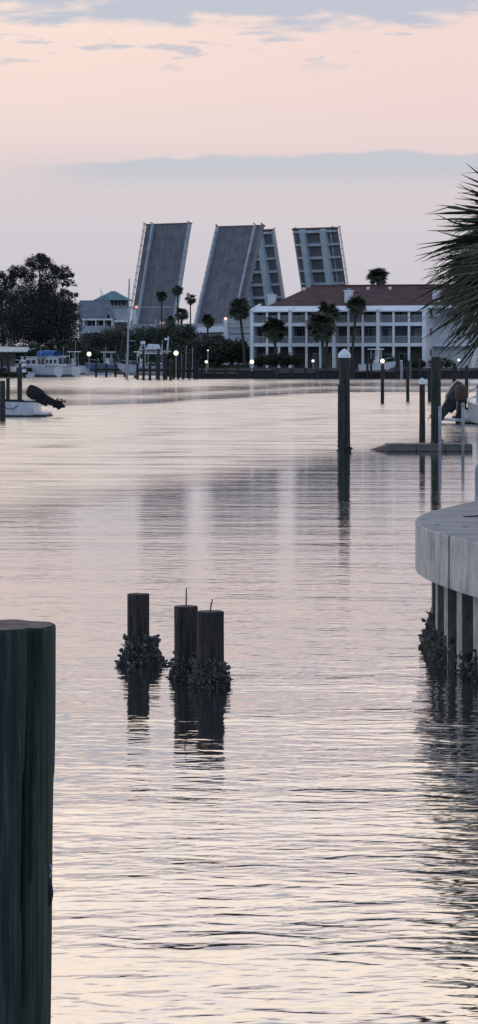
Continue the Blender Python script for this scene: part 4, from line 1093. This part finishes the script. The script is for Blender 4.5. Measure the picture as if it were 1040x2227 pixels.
m = MB(); m.tube(P(219.5, 652, D + 1), P(220, 627, D + 1), .08, .05, 6); m.tube(P(223.5, 650, D + 1), P(223.5, 634, D + 1), .05, .04, 6); m.build('antenna', railm, tr_)
# buildings right of the bridge foot and low structures in the trees
D = 560
hC = thing('shed', (wx(450, D), D, LAND), 'low pale shed roof showing between the shrubs and the bridge pier', 'shed')
m = MB(); hb(m, 428, 486, 722, 780, D, 0, 6); m.build('wall', siding, hC)
m = MB(); m.add([P(424, 724, D - 1), P(488, 722, D - 1), Vector((wx(486, D), D + 5, wz(708, D))), Vector((wx(430, D), D + 5, wz(712, D)))], [(0, 1, 2, 3)]); m.build('roof', bconc, hC)
m = MB(); hb(m, 440, 452, 728, 745, D, -.06, 0.0); m.build('door', glass, hC)

# ------------------------------------------------------------------ vegetation
leaf_dark = mat('dark_foliage', (0.038, 0.050, 0.044), (0.021, 0.029, 0.029), 0.8, 0.8, lo=.35, hi=.65)
leaf_mid = mat('shrub_foliage', (0.040, 0.062, 0.036), (0.024, 0.038, 0.026), 0.7, 0.6, lo=.35, hi=.65)
leaf_hedge = mat('hedge_foliage', (0.032, 0.050, 0.028), (0.018, 0.030, 0.020), 0.7, 0.8)
leaf_palm = mat('palm_foliage', (0.050, 0.062, 0.036), (0.030, 0.040, 0.026), 0.55, 1.5)
leaf_palmb = mat('dry_palm_foliage', (0.085, 0.072, 0.045), (0.05, 0.045, 0.03), 0.7, 1.5)
leaf_near = mat('near_palm_leaf', (0.044, 0.062, 0.034), (0.020, 0.032, 0.021), 0.65, 3.0, spec=0.25)
bark = mat('tree_bark', (0.05, 0.045, 0.042), (0.03, 0.028, 0.027), 0.9, 3.0, bump=.03)
palmbark = mat('palm_bark', (0.065, 0.058, 0.052), (0.04, 0.036, 0.034), 0.9, 4.0, (1, 1, 3), bump=.02)
def leaf_cloud(rng, blobs, n, s0, s1, droop=0.0):
    """blobs: (centre, (rx,ry,rz), weight). leaf sized faces gathered in clumps on the blob shells"""
    vs = []; fs = []
    tot = sum(b_[2] for b_ in blobs)
    for (c, rr, wgt) in blobs:
        cnt = int(n * wgt / tot); done = 0
        while done < cnt:
            d = Vector((rng.gauss(0, 1), rng.gauss(0, 1), rng.gauss(0, 1))).normalized()
            rad = rng.uniform(.35, 1.0) ** .6
            cc = Vector((c[0] + d.x * rr[0] * rad, c[1] + d.y * rr[1] * rad, c[2] + d.z * rr[2] * rad))
            k = rng.randint(10, 26); cr = rng.uniform(.5, 1.0) * min(rr) * .30
            for _ in range(k):
                p = cc + Vector((rng.gauss(0, cr), rng.gauss(0, cr), rng.gauss(0, cr * .75)))
                a = Vector((rng.gauss(0, 1), rng.gauss(0, 1), rng.gauss(0, .7) - droop)).normalized()
                b2 = a.cross(Vector((rng.gauss(0, 1), rng.gauss(0, 1), rng.gauss(0, 1)))).normalized()
                s_ = rng.uniform(s0, s1)
                o = len(vs)
                vs += [tuple(p - a * s_), tuple(p + b2 * s_ * .45), tuple(p + a * s_), tuple(p - b2 * s_ * .45)]
                fs.append((o, o + 1, o + 2, o + 3))
            done += k
    m = MB(); m.v = vs; m.f = fs; return m
def big_tree(name, label, x, D, blobs_px, n, mt, trunk_r, seed, s=(.16, .30), group=None, cat='tree'):
    rng = random.Random(seed); base = Vector((wx(x, D), D, LAND - .1))
    t_ = thing(name, base, label, cat, group)
    bl_ = []
    for (bx_, by_, rx, ry, wgt) in blobs_px:
        k = D / F; bl_.append(((wx(bx_, D) , D + rng.uniform(-1.5, 1.5), wz(by_, D)), (rx * k, (rx + ry) * .5 * k, ry * k), wgt))
    leaf_cloud(rng, bl_, n, s[0], s[1]).build('crown', mt, t_)
    if trunk_r:
        top = max(b_[0][2] for b_ in bl_); m = MB()
        m.path([base, base + Vector((.3, .2, (top - LAND) * .25)), base + Vector((-.1, 0, (top - LAND) * .55)), base + Vector((.2, 0, (top - LAND) * .85))], [trunk_r, trunk_r * .8, trunk_r * .55, trunk_r * .2], 8); m.build('trunk', bark, t_)
        for b_ in bl_:
            m = MB(); c = Vector(b_[0]); st = base + Vector((0, 0, max(.5, (c.z - LAND) * .45)))
            m.path([st, st.lerp(c, .5) + Vector((0, 0, -.4)), c], [trunk_r * .45, trunk_r * .28, trunk_r * .1], 6); m.build('limb', bark, t_)
    return t_
big_tree('tree', 'huge dark tree at the left with gaps of sky in its crown', 85, 452,
   [(60, 655, 40, 48, 5), (105, 612, 22, 20, 1.6), (85, 573, 30, 17, 2.0), (92, 564, 16, 9, .5), (135, 593, 22, 15, 1.2), (150, 598, 12, 6, .3), (40, 592, 24, 15, 1.3), (28, 600, 10, 6, .25), (148, 615, 18, 8, .5), (60, 600, 20, 14, 1.0),
    (125, 668, 36, 34, 3.6), (160, 642, 12, 6, .3), (152, 668, 20, 14, 1.2), (166, 690, 9, 8, .3), (118, 585, 14, 10, .6), (100, 640, 18, 16, 1.2), (140, 636, 12, 8, .4),
    (150, 715, 24, 32, 2.6), (70, 700, 60, 40, 6.5), (100, 738, 60, 24, 3.5), (88, 555, 9, 6, .25), (66, 575, 10, 6, .3), (75, 690, 62, 66, 10), (120, 690, 44, 52, 6)], 72000, leaf_dark, .35, 5, (.10, .19))
big_tree('tree', 'dark tree cut off by the left frame edge behind the huge one', 5, 462,
   [(5, 660, 34, 40, 3.4), (18, 615, 16, 14, .8), (-25, 640, 30, 40, 2.4), (10, 720, 44, 40, 4), (2, 598, 12, 8, .4)], 24000, leaf_dark, .35, 6, (.10, .19))
SHR = [(20, 768, 36, 20, 440, 'low dark shrub behind the boat house'), (70, 766, 34, 20, 445, 'low dark shrub at the foot of the huge tree'), (115, 764, 34, 22, 450, 'dark shrub behind the cabin cruiser'), (155, 764, 30, 24, 476, 'dark shrub behind the small white boats'), (180, 768, 26, 18, 500, 'low dark shrub between big tree and left lamp'), (200, 745, 34, 22, 520, 'dark green shrub below the grey shingled house'), (232, 742, 32, 26, 515, 'shrub mass left of the mast below the porch'), (262, 735, 32, 30, 512, 'tall shrub behind the mast'), (300, 738, 30, 28, 505, 'shrub below the leftmost drawbridge leaf'),
       (335, 734, 30, 26, 500, 'shrub behind the boat lift roof'), (372, 730, 28, 30, 480, 'tall shrub right of the boat lift'), (405, 735, 28, 30, 465, 'shrub below the twin far palms'), (212, 775, 40, 18, 500, 'low dark shrub behind the left globe lamp'), (300, 770, 45, 20, 495, 'low dark shrub behind the boat lift'),
       (425, 765, 34, 26, 430, 'dark shrub left of the tiny lamp'), (455, 762, 34, 26, 405, 'broad dark bush at the left end of the lawn'), (490, 760, 32, 24, 403, 'broad dark bush under the lone leaning palm'), (520, 762, 26, 22, 404, 'dark bush touching the condo corner'),
       (385, 775, 36, 18, 420, 'low shrub behind the bright middle globe lamp'), (470, 744, 22, 14, 420, 'rounded shrub top before the pale pier')]
for i, (x, y, rx, ry, D, lab) in enumerate(SHR):
    big_tree('shrub', lab, x, D, [(x, y, rx, ry, 3), (x - rx * .5, y + ry * .4, rx * .7, ry * .8, 2), (x + rx * .5, y + ry * .5, rx * .7, ry * .8, 2), (x + rx * .2, y - ry * .4, rx * .5, ry * .5, 1)], 3600, leaf_mid if D > 440 else leaf_hedge, 0, 50 + i, (.14, .28), 'shrubs along the far shore', 'shrub')
HED = [(590, 780, 16, 11, 'hedge section left of the fan palm trunk'), (618, 779, 18, 12, 'hedge section right of the fan palm trunk'), (644, 781, 14, 10, 'hedge end before the condo post'), (843, 783, 14, 11, 'round hedge behind the right bright lamp'), (565, 783, 12, 9, 'low hedge at the condo left corner'),
       (905, 790, 20, 7, 'low hedge before the condo right corner'), (960, 788, 28, 9, 'low hedge right of the thick piling')]
for i, (x, y, rx, ry, lab) in enumerate(HED):
    big_tree('hedge', lab, x, 388, [(x, y, rx, ry, 2), (x, y + ry * .6, rx * 1.1, ry * .7, 1.5)], 2400, leaf_hedge, 0, 80 + i, (.09, .17), 'hedges by the condo', 'hedge')
def fan_frond(rng, L, nb, spread, droop, width, petiole, segs=3):
    """palmate frond along +x, drooping to -z"""
    m = MB()
    hub = Vector((petiole, 0, 0))
    m.path([(0, 0, 0), (petiole * .5, 0, .03 * petiole), tuple(hub)], [width * .5, width * .4, width * .3], 4)
    for k in range(nb):
        a = spread * (2 * (k + .5) / nb - 1) + rng.uniform(-.04, .04)
        l = L * (1 - .35 * abs(a / spread) ** 2) * rng.uniform(.85, 1.05)
        d = Vector((math.cos(a), math.sin(a), rng.uniform(-.12, .16))); sd = Vector((-d.y, d.x, 0)).normalized() * width
        pl = []
        for j in range(segs + 1):
            u_ = j / segs
            p = hub + d * (l * u_) + Vector((0, 0, -droop * l * u_ ** 2.4 * rng.uniform(.8, 1.2)))
            ww = width * (1.0 - u_ ** 2.2) * (.45 + 1.1 * min(1, u_ * 3)) + .0008
            pl.append((p, ww))
        vs = []; fs = []
        for (p, ww) in pl:
            s2 = sd.normalized() * ww; vs += [tuple(p - s2), tuple(p + Vector((0, 0, ww * .5))), tuple(p + s2)]
        for j in range(segs):
            o = j * 3; fs += [(o, o + 1, o + 4, o + 3), (o + 1, o + 2, o + 5, o + 4)]
        m.add(vs, fs)
    return m
def frond_meshes(seed, L, nb, spread, droop, width, petiole, mt, count, segs=3):
    out = []
    for k in range(count):
        m = fan_frond(random.Random(seed + k), L, nb, spread, droop * (.7 + .5 * k / max(1, count - 1)), width, petiole, segs)
        me = bpy.data.meshes.new('frond'); me.from_pydata(m.v, [], m.f); me.update(); me.materials.append(mt); out.append(me)
    return out
FARF = frond_meshes(300, .85, 13, 1.9, .40, .075, .62, leaf_palm, 4, 2)
FARD = frond_meshes(320, .75, 8, 1.2, .5, .08, .6, leaf_palmb, 2, 2)
def far_palm(x, y, rpx, D, xb, yb, label, n=34, trunk=.16, low=-1.0, dry=.12, seed=1):
    rng = random.Random(seed); sc = rpx * D / F / 1.30
    base = Vector((wx(xb, D), D, wz(yb, D))); top = P(x, y, D)
    t_ = thing('palm_tree', base, label, 'palm tree', 'palms of the far shore')
    m = MB(); mid = base.lerp(top, .5) + Vector((.15 * (xb - x) * D / F * .4, 0, 0))
    m.path([base, base.lerp(mid, .5) , mid, mid.lerp(top, .5), top], [trunk * 1.2, trunk * 1.05, trunk, trunk, trunk * 1.1], 8); m.build('trunk', palmbark, t_)
    for k in range(int(n * 1.7)):
        az_ = rng.uniform(0, 6.283); el_ = math.asin(rng.uniform(math.sin(low), .97))
        me = rng.choice(FARD) if (el_ < -.5 and rng.random() < dry * 3) else rng.choice(FARF)
        s_ = sc * rng.uniform(.85, 1.1)
        inst(me, 'frond', t_, top - base + Vector((0, 0, rng.uniform(-.15, .15))), (rng.uniform(-.4, .4), -el_, az_), (s_, s_, s_))
far_palm(521, 671, 27, 398, 533, 792, 'lone leaning palm with a round crown left of the condo', 44, .19, -1.1, .1, 1)
far_palm(597, 716, 29, 388, 600, 792, 'palm in front of the left condo balconies above the hedge', 44, .19, -1.1, .1, 2)
far_palm(699, 708, 34, 386, 704, 795, 'lower bushy palm of the overlapping pair before the condo', 50, .22, -1.2, .1, 3)
far_palm(714, 682, 28, 389, 709, 795, 'upper palm of the overlapping pair before the condo', 40, .19, -1.0, .1, 4)
far_palm(776, 664, 24, 389, 765, 790, 'slender leaning palm before the middle of the condo', 40, .17, -1.1, .1, 5)
far_palm(822, 602, 24, 430, 822, 770, 'palm whose crown rises above the condo roof against the sky', 36, .24, -.9, .05, 6)
far_palm(352, 643, 14, 560, 352, 730, 'palm against the roadway of the leftmost drawbridge leaf', 26, .16, -1, .1, 7)
far_palm(386, 632, 14, 555, 388, 730, 'higher palm in the gap between the two near bridge leaves', 24, .13, -1, .3, 8)
far_palm(414, 650, 14, 552, 415, 730, 'palm in the gap between bridge leaves with dry hanging fronds', 24, .13, -1.3, .5, 9)
far_palm(395, 684, 17, 540, 396, 735, 'short dense palm between the two near bridge leaves', 28, .18, -1, .1, 10)
far_palm(452, 698, 17, 530, 452, 750, 'short palm at the foot of the second drawbridge leaf', 28, .18, -1, .1, 11)
far_palm(371, 697, 12, 535, 371, 740, 'low palm beside the foot of the leftmost drawbridge leaf', 22, .16, -1, .1, 12)

# near palm at the right frame edge
NF = frond_meshes(400, .82, 38, 1.9, .46, .0115, .62, leaf_near, 6, 6)
leaf_olive = mat('olive_palm_leaf', (0.095, 0.098, 0.060), (0.040, 0.052, 0.032), 0.65, 3.0, spec=0.25)
NO = frond_meshes(440, .82, 38, 1.9, .70, .0110, .62, leaf_olive, 4, 6)
DN = 30.0
npb = Vector((wx(1412, DN), DN, CT)); top = P(1412, 545, DN)
npalm = thing('palm_tree', npb, 'near fan palm reaching in from the right frame edge', 'palm tree')
m = MB(); m.path([npb, npb + Vector((.03, 0, .8)), npb + Vector((0, 0, 1.6)), top], [.19, .16, .155, .17], 20); m.build('trunk', palmbark, npalm, True)
rng = random.Random(77)
for k in range(296):
    az_ = k * 2.39996; el_ = math.asin(-.93 + 1.85 * ((k * 0.618034) % 1.0))
    s_ = rng.uniform(1.42, 1.76)
    inst(NO[k % 4] if el_ < .1 and k % 3 == 0 else NF[k % 6], 'frond', npalm, top - npb + Vector((0, 0, rng.uniform(-.25, .25))), (rng.uniform(-1.3, 1.3), -el_, az_), (s_, s_, s_))

# ------------------------------------------------------------------ small clutter
CL = [(14, 742, 410, 'thin antenna pole above the boat house'), (88, 752, 414, 'slim radio mast left of the blue canopy'), (137, 756, 420, 'slim outrigger pole right of the blue canopy'), (163, 745, 432, 'thin pole above the white cabin boats'),
      (229, 757, 424, 'thin pole over the blue hulled boat'), (352, 742, 380, 'thin pole at the right end of the lift roof'), (404, 755, 380, 'thin pole right of the bright middle lamp'), (418, 760, 380, 'thin pole among the thin dock posts')]
for (x, y, D, lab) in CL:
    t_ = thing('pole', (wx(x, D), D, 0.2), lab, 'pole', 'thin poles of the far marina')
    m = MB(); m.tube((wx(x, D), D, .2), (wx(x + 1.5, D), D, wz(y, D)), .05, .03, 6); m.build('shaft', alu, t_)
    m = MB(); m.ball((wx(x + 1.5, D), D, wz(y, D) + .05), .09, 8, 5); m.build('finial', pvc, t_)
